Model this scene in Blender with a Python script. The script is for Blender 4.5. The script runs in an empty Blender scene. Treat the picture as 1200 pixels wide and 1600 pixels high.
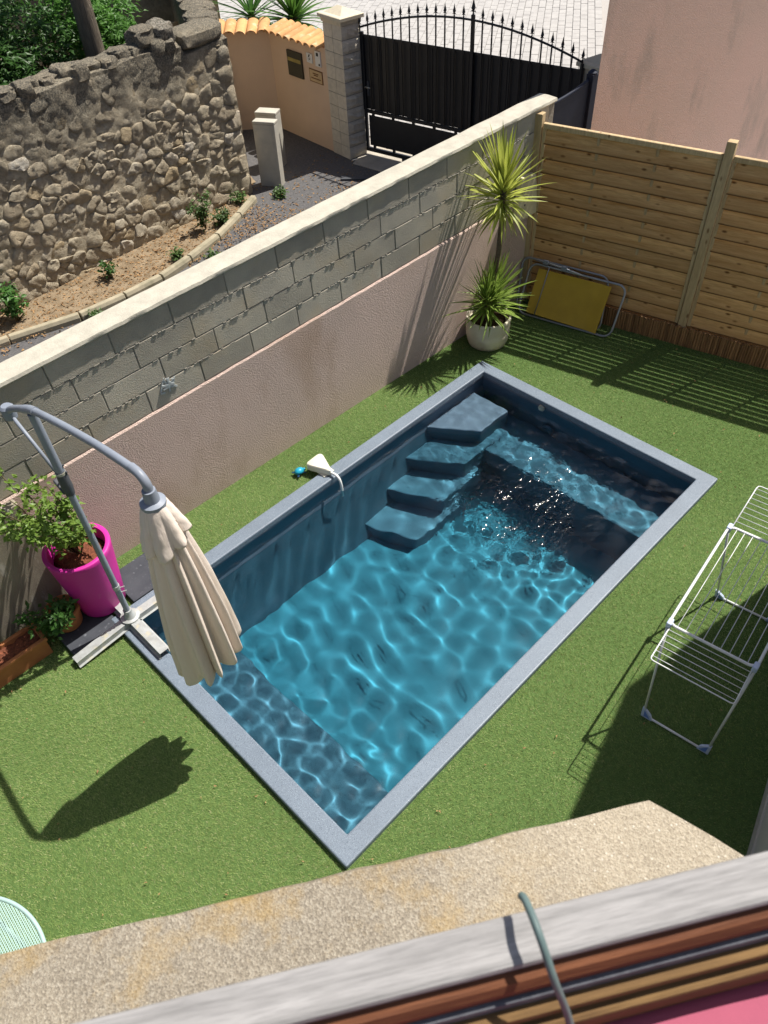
import bpy, math, random
import numpy as np
from mathutils import Vector, Matrix, Quaternion, noise
random.seed(7)
S = bpy.context.scene
COL = S.collection
R = math.radians

# ------------------------------------------------------------------ camera, sky, sun, exposure
CAMZ = 4.8564
CM = ((.7007, -.5388, .4676), (-.7121, -.4878, .5049), (-.0440, -.6868, -.7255))
cam = bpy.data.cameras.new('camera')
cam_o = bpy.data.objects.new('camera', cam)
COL.objects.link(cam_o)
cam_o.matrix_world = Matrix([[CM[i][0], -CM[i][1], -CM[i][2], (0, 0, CAMZ)[i]] for i in range(3)] + [[0, 0, 0, 1]])
cam.sensor_fit = 'VERTICAL'
cam.sensor_height = 36
cam.lens = 26.815
cam.clip_start = .02
cam.clip_end = 500
cam.dof.use_dof = True
cam.dof.focus_distance = 6.2
cam.dof.aperture_fstop = 11.5
S.camera = cam_o

SUN_EL, SUN_AZ = R(59.3), R(-11)
SUN_DIR = Vector((math.cos(SUN_EL) * math.cos(SUN_AZ), math.cos(SUN_EL) * math.sin(SUN_AZ), math.sin(SUN_EL)))
world = bpy.data.worlds.new('World')
S.world = world
world.use_nodes = True
wn = world.node_tree
sky = wn.nodes.new('ShaderNodeTexSky')
sky.sky_type = 'NISHITA'
sky.sun_disc = False
sky.sun_elevation = SUN_EL
sky.sun_rotation = math.pi / 2 - SUN_AZ
sky.air_density = .8
sky.dust_density = 2.5
wn.links.new(sky.outputs[0], wn.nodes['Background'].inputs[0])
wn.nodes['Background'].inputs[1].default_value = .076
sun = bpy.data.lights.new('sun', 'SUN')
sun.energy = 5.0
sun.angle = R(.5)
sun.color = (1, .95, .87)
sun.cycles.is_caustics_light = True
sun_o = bpy.data.objects.new('sun', sun)
COL.objects.link(sun_o)
sun_o.rotation_euler = SUN_DIR.to_track_quat('Z', 'Y').to_euler()
vs = S.view_settings
vs.view_transform = 'Standard'
vs.look = 'None'
vs.exposure = .52
vs.gamma = 1
vs.use_curve_mapping = False
S.cycles.use_denoising = True
S.cycles.max_bounces = 10
S.cycles.transparent_max_bounces = 16
S.cycles.sample_clamp_indirect = 4
S.cycles.blur_glossy = .3

# ------------------------------------------------------------------ helpers
class MB:
    """collects geometry, build() links it as one mesh object"""
    def __init__(s):
        s.v = []; s.f = []
    def quad(s, a, b, c, d):
        n = len(s.v); s.v += [tuple(a), tuple(b), tuple(c), tuple(d)]; s.f.append((n, n+1, n+2, n+3)); return s
    def box(s, lo, hi, mtx=None):
        x, y, z = lo; X, Y, Z = hi
        p = [(x,y,z),(X,y,z),(X,Y,z),(x,Y,z),(x,y,Z),(X,y,Z),(X,Y,Z),(x,Y,Z)]
        if mtx is not None: p = [tuple(mtx @ Vector(q)) for q in p]
        n = len(s.v); s.v += p
        s.f += [tuple(n+i for i in q) for q in ((3,2,1,0),(4,5,6,7),(0,1,5,4),(1,2,6,5),(2,3,7,6),(3,0,4,7))]
        return s
    def prism(s, poly, z0, z1):
        n = len(s.v); m = len(poly)
        zz0 = z0 if hasattr(z0, '__len__') else [z0]*m
        zz1 = z1 if hasattr(z1, '__len__') else [z1]*m
        s.v += [(p[0], p[1], zz0[i]) for i, p in enumerate(poly)] + [(p[0], p[1], zz1[i]) for i, p in enumerate(poly)]
        s.f.append(tuple(n+i for i in range(m-1, -1, -1))); s.f.append(tuple(n+m+i for i in range(m)))
        for i in range(m):
            j = (i+1) % m; s.f.append((n+i, n+j, n+m+j, n+m+i))
        return s
    def tube(s, pts, r, k=8, closed=False, caps=True):
        pts = [Vector(p) for p in pts]; m = len(pts)
        rr = r if hasattr(r, '__len__') else [r]*m
        n0 = len(s.v)
        up = None
        for i, p in enumerate(pts):
            if closed: t = pts[(i+1) % m] - pts[i-1]
            else: t = pts[min(i+1, m-1)] - pts[max(i-1, 0)]
            t.normalize()
            if up is None:
                up = Vector((0,0,1)) if abs(t.z) < .9 else Vector((1,0,0))
            a = t.cross(up)
            if a.length < 1e-4: a = t.orthogonal()
            a.normalize(); b = a.cross(t).normalized(); up = b
            for j in range(k):
                q = 2*math.pi*j/k
                s.v.append(tuple(p + (a*math.cos(q) + b*math.sin(q))*rr[i]))
        for i in range(m if closed else m-1):
            i2 = (i+1) % m
            for j in range(k):
                j2 = (j+1) % k
                s.f.append((n0+i*k+j, n0+i2*k+j, n0+i2*k+j2, n0+i*k+j2))
        if caps and not closed:
            s.f.append(tuple(n0+j for j in range(k))); s.f.append(tuple(n0+(m-1)*k+j for j in range(k-1, -1, -1)))
        return s
    def lathe(s, prof, c=(0,0,0), k=32, wob=None):
        n0 = len(s.v); m = len(prof)
        for (r, z) in prof:
            for j in range(k):
                q = 2*math.pi*j/k; rr = r if wob is None else r*wob(q, z)
                s.v.append((c[0]+rr*math.cos(q), c[1]+rr*math.sin(q), c[2]+z))
        for i in range(m-1):
            for j in range(k):
                j2 = (j+1) % k
                s.f.append((n0+i*k+j, n0+i*k+j2, n0+(i+1)*k+j2, n0+(i+1)*k+j))
        s.f.append(tuple(n0+j for j in range(k-1, -1, -1))); s.f.append(tuple(n0+(m-1)*k+j for j in range(k)))
        return s
    def mesh(s, name, mat):
        me = bpy.data.meshes.new(name); me.from_pydata(s.v, [], s.f)
        if mat is not None: me.materials.append(mat)
        return me
    def build(s, name, mat, parent=None, smooth=False, bevel=0, seg=2, angle=None):
        me = s.mesh(name, mat)
        o = bpy.data.objects.new(name, me); COL.objects.link(o)
        if bevel:
            b = o.modifiers.new('bevel', 'BEVEL'); b.width = bevel; b.segments = seg; b.limit_method = 'ANGLE'; b.angle_limit = R(40)
        if smooth:
            me.polygons.foreach_set('use_smooth', [True]*len(me.polygons))
            if angle: me.set_sharp_from_angle(angle=R(angle))
        if parent is not None: attach(o, parent)
        return o

def attach(o, parent):
    # everything is modelled in world coordinates: undo the parent's own transform
    o.parent = parent
    o.matrix_parent_inverse = parent.matrix_basis.inverted()

def tag(o, label, cat, group=None, kind=None):
    if label: o['label'] = label
    if cat: o['category'] = cat
    if group: o['group'] = group
    if kind: o['kind'] = kind
    return o
def thing(name, label, cat, loc=(0,0,0), group=None):
    o = bpy.data.objects.new(name, None); COL.objects.link(o)
    o.location = loc; o.empty_display_size = .1
    return tag(o, label, cat, group)
def inst(name, me, parent, mtx):
    """one object sharing mesh data; mtx is its world matrix"""
    o = bpy.data.objects.new(name, me); COL.objects.link(o)
    o.matrix_basis = mtx
    if parent is not None: attach(o, parent)
    return o

# ---- materials
def newmat(name):
    m = bpy.data.materials.new(name); m.use_nodes = True
    nt = m.node_tree
    return m, nt, nt.nodes['Principled BSDF']
def nd(nt, t, **kw):
    n = nt.nodes.new('ShaderNode' + t)
    for k, v in kw.items():
        if k[0] == '_': n.inputs[k[1:].replace('_', ' ')].default_value = v
        else: setattr(n, k, v)
    return n
def vec(nt, space='W', scale=None, rnd=False):
    if space == 'W': out = nd(nt, 'NewGeometry').outputs['Position']
    else: out = nd(nt, 'TexCoord').outputs['Object']
    if rnd:
        oi = nd(nt, 'ObjectInfo'); ad = nd(nt, 'VectorMath', operation='MULTIPLY_ADD')
        cmb = nd(nt, 'CombineXYZ')
        for i in range(3): nt.links.new(oi.outputs['Random'], cmb.inputs[i])
        ad.inputs[1].default_value = (37., 61., 23.)
        nt.links.new(cmb.outputs[0], ad.inputs[0]); nt.links.new(out, ad.inputs[2]); out = ad.outputs[0]
    if scale:
        mp = nd(nt, 'VectorMath', operation='MULTIPLY'); mp.inputs[1].default_value = scale
        nt.links.new(out, mp.inputs[0]); out = mp.outputs[0]
    return out
def noise_(nt, v, scale, detail=5, rough=.6, out='Fac', dist=0):
    n = nd(nt, 'TexNoise', _Scale=scale, _Detail=detail, _Roughness=rough, _Distortion=dist)
    nt.links.new(v, n.inputs['Vector']); return n.outputs[out]
def ramp(nt, fac, stops):
    r = nd(nt, 'ValToRGB'); e = r.color_ramp.elements
    while len(e) > 1: e.remove(e[-1])
    for i, (p, c) in enumerate(stops):
        x = e[0] if i == 0 else e.new(p)
        x.position = p; x.color = (*c, 1) if len(c) == 3 else c
    nt.links.new(fac, r.inputs[0]); return r.outputs[0]
def mixc(nt, fac, a, b, mode='MIX'):
    m = nd(nt, 'Mix', data_type='RGBA', blend_type=mode)
    for x, i in ((fac, 0), (a, 6), (b, 7)):
        if hasattr(x, 'is_linked'): nt.links.new(x, m.inputs[i])
        elif isinstance(x, (int, float)): m.inputs[i].default_value = x
        else: m.inputs[i].default_value = (*x, 1)
    return m.outputs[2]
def math_(nt, op, a, b=None, c=None):
    m = nd(nt, 'Math', operation=op)
    for i, x in enumerate((a, b, c)):
        if x is None: continue
        if hasattr(x, 'is_linked'): nt.links.new(x, m.inputs[i])
        else: m.inputs[i].default_value = x
    return m.outputs[0]
def bump(nt, b, h, strength, dist=.01, prev=None):
    n = nd(nt, 'Bump', _Strength=strength, _Distance=dist)
    nt.links.new(h, n.inputs['Height'])
    if prev is not None: nt.links.new(prev, n.inputs['Normal'])
    nt.links.new(n.outputs[0], b.inputs['Normal']); return n.outputs[0]
def mat(name, c, c2=None, rough=.7, scale=6, mask=(.35, .65), bmp=0, bscale=60, bdist=.01, spec=.3, metal=0, rand=0, space='W', stretch=None, c3=None, s3=2, m3=(.55, .7), detail=5, trans=0):
    m, nt, b = newmat(name)
    v = vec(nt, space, stretch, rnd=(space == 'O'))
    c2 = c2 or tuple(x*.75 for x in c)
    col = ramp(nt, noise_(nt, v, scale, detail), [(mask[0], c), (mask[1], c2)])
    if c3:
        f = ramp(nt, noise_(nt, v, s3, 6), [(m3[0], (0,0,0)), (m3[1], (1,1,1))])
        col = mixc(nt, f, col, c3)
    if rand:
        oi = nd(nt, 'ObjectInfo'); mr = nd(nt, 'MapRange'); mr.inputs[3].default_value = 1-rand; mr.inputs[4].default_value = 1+rand
        nt.links.new(oi.outputs['Random'], mr.inputs[0])
        hs = nd(nt, 'HueSaturation'); nt.links.new(mr.outputs[0], hs.inputs['Value']); nt.links.new(col, hs.inputs['Color']); col = hs.outputs[0]
    nt.links.new(col, b.inputs['Base Color'])
    b.inputs['Roughness'].default_value = rough; b.inputs['Metallic'].default_value = metal
    b.inputs['Specular IOR Level'].default_value = spec
    if bmp: bump(nt, b, noise_(nt, v, bscale, 6, .65), bmp, bdist)
    if trans:
        t = nd(nt, 'BsdfTranslucent'); nt.links.new(col, t.inputs[0])
        mx = nd(nt, 'MixShader', _Fac=trans); nt.links.new(b.outputs[0], mx.inputs[1]); nt.links.new(t.outputs[0], mx.inputs[2])
        nt.links.new(mx.outputs[0], nt.nodes['Material Output'].inputs[0])
    return m

MT = {}
MT['turf'] = mat('turf_base', (.09,.15,.045), (.06,.105,.03), rough=.9, scale=30, spec=.1)
# turf blades: vertex colour tones
m, nt, b = newmat('turf_blade')
at = nd(nt, 'Attribute', attribute_name='tone')
nt.links.new(at.outputs['Color'], b.inputs['Base Color']); b.inputs['Roughness'].default_value = .55; b.inputs['Specular IOR Level'].default_value = .25
t = nd(nt, 'BsdfTranslucent'); nt.links.new(at.outputs['Color'], t.inputs[0])
mx = nd(nt, 'MixShader', _Fac=.25); nt.links.new(b.outputs[0], mx.inputs[1]); nt.links.new(t.outputs[0], mx.inputs[2]); nt.links.new(mx.outputs[0], nt.nodes['Material Output'].inputs[0])
MT['blade'] = m
# granite look coping / shell
def granite(name, base, fleck, dark, rough, amt=.62):
    m, nt, b = newmat(name); v = vec(nt)
    c = ramp(nt, noise_(nt, v, 3, 3), [(.3, base), (.7, tuple(x*.86 for x in base))])
    n1 = noise_(nt, v, 260, 2, .5)
    c = mixc(nt, ramp(nt, n1, [(amt, (0,0,0)), (amt+.06, (1,1,1))]), c, fleck)
    n2 = noise_(nt, v, 210, 2, .5, dist=.4)
    c = mixc(nt, ramp(nt, n2, [(.33, (1,1,1)), (.40, (0,0,0))]), c, dark)
    nt.links.new(c, b.inputs['Base Color']); b.inputs['Roughness'].default_value = rough
    b.inputs['Specular IOR Level'].default_value = .35
    bump(nt, b, n1, .12, .003)
    return m
MT['coping'] = granite('granite_gelcoat', (.165,.205,.255), (.50,.55,.61), (.065,.082,.11), .42)
MT['shell'] = granite('pool_shell', (.175,.19,.245), (.30,.32,.38), (.10,.115,.16), .5, .66)
MT['poolfloor'] = granite('pool_floor', (.07,.20,.26), (.10,.24,.30), (.05,.17,.225), .5, .66)  # bluer than the shell: depth tint of the water put into the colour
# water
m = bpy.data.materials.new('pool_water'); m.use_nodes = True; nt = m.node_tree; nt.nodes.clear()
o_ = nd(nt, 'OutputMaterial'); g_ = nd(nt, 'BsdfRefraction', _IOR=1.225, _Roughness=0.0); g_.inputs['Color'].default_value = (.78,.95,1,1)
gl_ = nd(nt, 'BsdfGlossy', _Roughness=.09); fr_ = nd(nt, 'Fresnel', _IOR=1.333); mxw = nd(nt, 'MixShader')
nt.links.new(fr_.outputs[0], mxw.inputs[0]); nt.links.new(g_.outputs[0], mxw.inputs[1]); nt.links.new(gl_.outputs[0], mxw.inputs[2])
v_ = vec(nt)
dd = nd(nt, 'VectorMath', operation='SUBTRACT'); dd.inputs[1].default_value = (4.12,2.62,0); nt.links.new(v_, dd.inputs[0])
d2_ = nd(nt, 'VectorMath', operation='MULTIPLY'); d2_.inputs[1].default_value = (.95,1.2,0); nt.links.new(dd.outputs[0], d2_.inputs[0])
ln_ = nd(nt, 'VectorMath', operation='LENGTH'); nt.links.new(d2_.outputs[0], ln_.inputs[0])
mr_ = nd(nt, 'MapRange', _From_Min=1.15, _From_Max=.25, _To_Min=.015, _To_Max=1.0); nt.links.new(ln_.outputs['Value'], mr_.inputs[0])
mr_.interpolation_type = 'SMOOTHSTEP'
hh_ = math_(nt, 'ADD', noise_(nt, v_, 17, 3, .5), math_(nt, 'MULTIPLY', noise_(nt, v_, 5, 2, .5), 2.2))
bp_ = nd(nt, 'Bump', _Distance=.017); nt.links.new(mr_.outputs[0], bp_.inputs['Strength']); nt.links.new(hh_, bp_.inputs['Height'])
for n_ in (g_, gl_, fr_): nt.links.new(bp_.outputs[0], n_.inputs['Normal'])
nt.links.new(mxw.outputs[0], o_.inputs[0]); MT['water'] = m
m = bpy.data.materials.new('water_depth_tint'); m.use_nodes = True; nt = m.node_tree; nt.nodes.clear()
o_ = nd(nt, 'OutputMaterial'); g_ = nd(nt, 'BsdfRefraction', _IOR=1.09, _Roughness=0.0); g_.inputs['Color'].default_value = (.68,.955,.985,1)
nt.links.new(g_.outputs[0], o_.inputs[0]); MT['tint'] = m

MT['block'] = mat('concrete_block', (.46,.42,.34), (.34,.315,.265), rough=.95, scale=2.2, bmp=.7, bscale=95, bdist=.012, rand=.12, c3=(.44,.37,.265), s3=1.7, m3=(.5,.72), spec=.1)
MT['mortar'] = mat('mortar', (.30,.28,.24), (.22,.21,.18), rough=1, scale=40, bmp=.8, bscale=70, bdist=.012, spec=.05)
MT['cap'] = mat('cap_mortar', (.50,.47,.39), (.41,.385,.32), rough=.95, scale=9, bmp=.5, bscale=55, bdist=.008, c3=(.42,.40,.33), s3=14, m3=(.6,.75), spec=.1)
def roughcast(name, c, c2, sc, dist, strength=1.0, stain=None):
    m, nt, b = newmat(name); v = vec(nt)
    n = noise_(nt, v, sc, 4, .6)
    col = ramp(nt, noise_(nt, v, 1.6, 6), [(.35, c), (.68, c2)])
    if stain:
        col = mixc(nt, ramp(nt, noise_(nt, vec(nt, 'W', (1.2,1.2,.55)), 1.3, 7, .6), [(.54, (0,0,0)), (.70, (.8,.8,.8))]), col, stain)
    nt.links.new(col, b.inputs['Base Color']); b.inputs['Roughness'].default_value = 1; b.inputs['Specular IOR Level'].default_value = .08
    bump(nt, b, n, strength, dist); return m
MT['render'] = roughcast('pink_roughcast', (.84,.645,.56), (.76,.59,.51), 100, .032, 1.0, (.62,.44,.335))
MT['pinkhouse'] = roughcast('pink_house_render', (.74,.53,.45), (.68,.51,.43), 90, .024, 1.0, (.42,.35,.30))
MT['salmon'] = roughcast('salmon_render', (.70,.52,.375), (.64,.475,.345), 60, .006, .6)
MT['housewall'] = roughcast('house_render', (.55,.52,.46), (.48,.45,.40), 60, .008, .6)
# woods
def wood(name, c, c2, knot, ring=14, stretch=(1.2, 14, 14), rough=.75, knots=True, rand=.16, spec=.2, axis=0):
    m, nt, b = newmat(name)
    v = vec(nt, 'O', None, rnd=True)
    mp = nd(nt, 'VectorMath', operation='MULTIPLY'); mp.inputs[1].default_value = stretch; nt.links.new(v, mp.inputs[0]); sv = mp.outputs[0]
    n = noise_(nt, sv, 1.6, 7, .62, dist=.6)
    col = ramp(nt, n, [(.30, c), (.52, tuple((a+d)/2 for a, d in zip(c, c2))), (.68, c2)])
    fine = noise_(nt, sv, 9, 4, .6)
    col = mixc(nt, ramp(nt, fine, [(.42, (.0,)*3), (.75, (.45,)*3)]), col, tuple(x*.55 for x in c2))
    if knots:
        kv = nd(nt, 'VectorMath', operation='MULTIPLY'); kv.inputs[1].default_value = tuple((5.5 if s < 5 else 12) for s in stretch); nt.links.new(v, kv.inputs[0])
        vo = nd(nt, 'TexVoronoi', _Scale=1.0); nt.links.new(kv.outputs[0], vo.inputs['Vector'])
        col = mixc(nt, ramp(nt, vo.outputs['Distance'], [(.07, (1,1,1)), (.19, (0,0,0))]), col, knot)
    oi = nd(nt, 'ObjectInfo'); mr = nd(nt, 'MapRange'); mr.inputs[3].default_value = 1-rand; mr.inputs[4].default_value = 1+rand
    nt.links.new(oi.outputs['Random'], mr.inputs[0]); hs = nd(nt, 'HueSaturation'); nt.links.new(mr.outputs[0], hs.inputs['Value']); nt.links.new(col, hs.inputs['Color'])
    nt.links.new(hs.outputs[0], b.inputs['Base Color']); b.inputs['Roughness'].default_value = rough; b.inputs['Specular IOR Level'].default_value = spec
    bump(nt, b, fine, .35, .004)
    return m
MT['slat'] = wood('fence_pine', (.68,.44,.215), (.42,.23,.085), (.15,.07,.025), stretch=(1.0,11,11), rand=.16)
# boards bleached along the upper half, still orange below; shade of the row gaps painted dark along the lower edge
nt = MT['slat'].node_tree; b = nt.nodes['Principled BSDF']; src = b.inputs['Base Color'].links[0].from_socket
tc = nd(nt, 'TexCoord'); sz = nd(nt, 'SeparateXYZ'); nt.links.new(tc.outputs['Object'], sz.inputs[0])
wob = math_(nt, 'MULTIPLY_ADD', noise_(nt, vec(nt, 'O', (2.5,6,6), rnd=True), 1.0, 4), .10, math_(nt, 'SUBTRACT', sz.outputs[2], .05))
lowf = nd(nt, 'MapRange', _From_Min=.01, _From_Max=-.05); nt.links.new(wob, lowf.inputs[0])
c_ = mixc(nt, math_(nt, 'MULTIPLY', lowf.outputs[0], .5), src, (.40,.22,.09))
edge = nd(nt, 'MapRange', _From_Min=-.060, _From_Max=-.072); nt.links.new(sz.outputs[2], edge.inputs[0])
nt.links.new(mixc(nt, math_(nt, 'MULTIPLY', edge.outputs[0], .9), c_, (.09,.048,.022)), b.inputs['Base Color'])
MT['post'] = wood('fence_post_pine', (.55,.42,.25), (.40,.29,.16), (.2,.12,.06), stretch=(14,14,1.2))
MT['cane'] = wood('cane_bark', (.33,.19,.09), (.19,.105,.05), (.1,.05,.02), stretch=(20,20,2), knots=False, rand=.3)
MT['railtop'] = wood('weathered_grey_wood', (.36,.35,.345), (.22,.215,.21), (.25,.24,.23), stretch=(4,60,60), knots=False, rand=0)
MT['railside'] = wood('red_brown_wood', (.215,.082,.036), (.12,.045,.022), (.1,.03,.01), stretch=(3,50,50), knots=False, rand=0, rough=.7)
MT['ochre'] = wood('ochre_wood', (.21,.125,.05), (.12,.068,.03), (.1,.03,.01), stretch=(3,50,50), knots=False, rand=0, rough=.8)
MT['greygroove'] = mat('grey_seal', (.13,.135,.15), (.08,.08,.095), rough=.8, scale=40, bmp=.5, bscale=200, bdist=.002)
# driveway side
def stonemat():
    m, nt, b = newmat('rubble_stone'); v = vec(nt)
    oi = nd(nt, 'ObjectInfo')
    base = ramp(nt, oi.outputs['Random'], [(0, (.52,.44,.32)), (.3, (.66,.58,.43)), (.55, (.57,.495,.365)), (.75, (.71,.64,.50)), (.93, (.60,.47,.285)), (1, (.78,.74,.65))])
    col = mixc(nt, ramp(nt, noise_(nt, v, 18, 6), [(.4, (0,0,0)), (.62, (.6,.6,.6))]), base, (.42,.34,.235))
    z = nd(nt, 'SeparateXYZ'); nt.links.new(v, z.inputs[0])
    zz = math_(nt, 'MULTIPLY_ADD', noise_(nt, v, 2.2, 6), 1.7, math_(nt, 'MULTIPLY', z.outputs[2], .62))
    mr = nd(nt, 'MapRange', _From_Min=1.62, _From_Max=2.15); nt.links.new(zz, mr.inputs[0])
    f = math_(nt, 'MULTIPLY', mr.outputs[0], ramp(nt, noise_(nt, v, 55, 4), [(.36, (.35,)*3), (.6, (1,)*3)]))
    col = mixc(nt, f, col, (.155,.145,.122))
    nt.links.new(col, b.inputs['Base Color']); b.inputs['Roughness'].default_value = 1; b.inputs['Specular IOR Level'].default_value = .08
    bump(nt, b, noise_(nt, v, 30, 10, .8), 1.0, .06)
    return m
MT['stone'] = stonemat()
MT['pillar'] = mat('split_stone_block', (.66,.60,.49), (.56,.51,.42), rough=.95, scale=14, bmp=.8, bscale=40, bdist=.015, rand=.06, spec=.1)
MT['pcap'] = mat('cream_cap', (.68,.60,.44), (.60,.53,.40), rough=.8, scale=20, bmp=.2, bscale=120)
MT['asphalt'] = mat('asphalt', (.135,.13,.13), (.085,.085,.087), rough=.95, scale=30, bmp=.7, bscale=220, bdist=.006, c3=(.17,.14,.10), s3=6, m3=(.6,.78), spec=.15)
MT['soil'] = mat('dry_soil', (.31,.24,.16), (.18,.135,.085), rough=1, scale=7, bmp=.8, bscale=60, bdist=.02, spec=.05)
MT['kerb'] = mat('concrete_kerb', (.40,.35,.25), (.30,.27,.19), rough=.95, scale=6, bmp=.3, bscale=120, c3=(.24,.22,.15), s3=5)
MT['concrete'] = mat('smooth_concrete', (.50,.47,.40), (.40,.38,.33), rough=.9, scale=5, bmp=.2, bscale=140, spec=.2)
MT['apron'] = mat('concrete_apron', (.45,.41,.34), (.35,.32,.27), rough=.95, scale=5, bmp=.3, bscale=120)
MT['paver'] = mat('street_paver', (.42,.41,.395), (.36,.35,.34), rough=.9, scale=4, bmp=.15, bscale=90, spec=.15)
MT['paverjoint'] = mat('paver_joint', (.40,.38,.36), (.36,.34,.32), rough=1, scale=30)
MT['black'] = mat('black_gate_paint', (.016,.017,.020), (.022,.023,.026), rough=.42, scale=3, spec=.4)
MT['navy'] = mat('dark_blue_paint', (.014,.018,.036), (.018,.023,.04), rough=.6, scale=3, spec=.2)
MT['tile'] = mat('clay_tile', (.66,.38,.16), (.56,.30,.13), rough=.85, scale=10, bmp=.25, bscale=80, rand=.12, c3=(.70,.52,.32), s3=8)
MT['mailbox'] = mat('dark_green_metal', (.06,.055,.035), (.05,.045,.03), rough=.5, scale=4)
MT['gold'] = mat('brass_strip', (.38,.30,.09), rough=.5, scale=4)
MT['white'] = mat('white_enamel', (.75,.75,.73), (.70,.70,.68), rough=.4, scale=4)
MT['ink'] = mat('black_print', (.015,.015,.02), rough=.6)
MT['brown'] = mat('brown_print', (.20,.09,.03), rough=.6)
MT['plaque'] = mat('tan_plaque', (.58,.42,.23), (.52,.37,.2), rough=.6, scale=9)
# plants
def leafmat(name, c, c2, trans=.35, rough=.45, rand=.25, spec=.35):
    return mat(name, c, c2, rough=rough, scale=5, mask=(.3,.7), rand=rand, spec=spec, trans=trans)
MT['yleaf'] = leafmat('yucca_leaf', (.47,.50,.10), (.34,.40,.07))
MT['yleaf2'] = leafmat('yucca_leaf_green', (.28,.38,.075), (.18,.28,.05))
MT['rose'] = leafmat('rose_leaf', (.24,.36,.06), (.13,.24,.04))
MT['dleaf'] = leafmat('dark_leaf', (.075,.18,.035), (.04,.11,.022), trans=.35)
MT['tleaf'] = leafmat('tree_leaf', (.12,.27,.045), (.06,.16,.03), trans=.4)
MT['palm'] = leafmat('palm_leaf', (.10,.22,.035), (.06,.14,.025))
MT['weed'] = leafmat('weed_leaf', (.11,.19,.05), (.06,.12,.03))
MT['dry'] = mat('dry_leaf', (.36,.23,.11), (.25,.14,.065), rough=.9, scale=20, rand=0)
MT['twig'] = mat('twig_bark', (.13,.10,.05), (.08,.07,.03), rough=.9, scale=30)
MT['bark'] = mat('tree_bark', (.22,.18,.135), (.12,.10,.075), rough=1, scale=1, stretch=(30,30,4), bmp=1, bscale=2, bdist=.03)
MT['ybark'] = mat('yucca_bark', (.20,.15,.10), (.10,.075,.05), rough=1, scale=1, stretch=(40,40,90), bmp=1, bscale=1, bdist=.02)
MT['potcream'] = mat('cream_ceramic', (.63,.58,.47), (.54,.48,.37), rough=.6, scale=6, bmp=.4, bscale=35, bdist=.006, c3=(.46,.38,.26), s3=7, m3=(.6,.75))
MT['potsoil'] = mat('potting_mulch', (.10,.055,.03), (.05,.03,.018), rough=1, scale=50, bmp=1, bscale=70, bdist=.03)
MT['magenta'] = mat('magenta_plastic', (.56,.025,.30), (.50,.025,.265), rough=.5, scale=2, spec=.35, bmp=.06, bscale=200, c3=(.50,.10,.30), s3=9, m3=(.6,.8))
MT['terra'] = mat('terracotta', (.42,.17,.065), (.34,.13,.05), rough=.8, scale=8, bmp=.15, bscale=100)
MT['mulch'] = mat('red_bark_mulch', (.30,.10,.05), (.14,.05,.03), rough=1, scale=45, bmp=1, bscale=60, bdist=.03)
# furniture
MT['greypaint'] = mat('blue_grey_powder_coat', (.235,.265,.315), (.20,.225,.27), rough=.45, scale=5, spec=.4)
MT['greydark'] = mat('dark_grey_plastic', (.075,.08,.09), (.055,.06,.07), rough=.5, scale=9)
MT['galv'] = mat('weathered_galvanised', (.44,.46,.46), (.33,.34,.33), rough=.55, scale=14, metal=.25, c3=(.50,.46,.33), s3=9, m3=(.58,.7))
MT['slate'] = mat('slate_slab', (.055,.06,.072), (.04,.044,.055), rough=.7, scale=8, bmp=.2, bscale=150, c3=(.16,.17,.19), s3=25, m3=(.62,.72))
MT['canvas'] = mat('cream_canvas', (.82,.72,.63), (.75,.655,.57), rough=.95, scale=8, bmp=.45, bscale=55, bdist=.012, stretch=(1,1,.16), c3=(.54,.45,.34), s3=5, m3=(.58,.8), spec=.1, trans=.12)
MT['yellow'] = mat('mustard_plastic', (.50,.33,.035), (.43,.28,.03), rough=.5, scale=4, spec=.35)
MT['steel'] = mat('grey_steel_tube', (.36,.38,.42), (.30,.32,.36), rough=.4, scale=10, metal=.6)
MT['rackwhite'] = mat('white_rack_coating', (.74,.75,.76), (.68,.69,.70), rough=.35, scale=8, spec=.45)
MT['rackblue'] = mat('blue_rack_plastic', (.14,.25,.60), (.12,.22,.55), rough=.4, scale=8)
MT['rackpale'] = mat('pale_blue_plastic', (.50,.58,.75), (.46,.54,.7), rough=.4, scale=8)
MT['alarm'] = mat('ivory_plastic', (.72,.70,.58), (.69,.67,.55), rough=.4, scale=5)
MT['alarmlabel'] = mat('pale_blue_print', (.55,.64,.70), (.6,.66,.66), rough=.5, scale=60)
MT['toy'] = mat('turquoise_toy', (.02,.34,.50), (.015,.26,.40), rough=.35, scale=40)
MT['toydark'] = mat('navy_toy_detail', (.01,.05,.12), rough=.4)
MT['creambox'] = mat('cream_plastic', (.66,.60,.40), (.62,.56,.37), rough=.5, scale=4)
MT['mint'] = mat('mint_metal', (.37,.53,.49), (.34,.49,.455), rough=.4, scale=6, spec=.4)
MT['panel'] = mat('stained_panel', (.33,.29,.225), (.27,.235,.185), rough=.9, scale=4, bmp=.4, bscale=60, stretch=(3.0,3.0,.9), c3=(.50,.47,.42), s3=2.2, m3=(.55,.63))
MT['nozzle'] = mat('steel_fitting', (.62,.58,.48), rough=.35, metal=.5)
MT['wire'] = mat('green_grey_cable', (.11,.16,.155), (.08,.12,.12), rough=.5, scale=30)
MT['pinkcloth'] = mat('pink_cloth', (.35,.085,.135), (.30,.075,.12), rough=.9, scale=5, bmp=.2, bscale=300, bdist=.002)
MT['splash'] = mat('white_paint_splash', (.50,.53,.53), (.42,.45,.45), rough=.8, scale=30)
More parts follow.
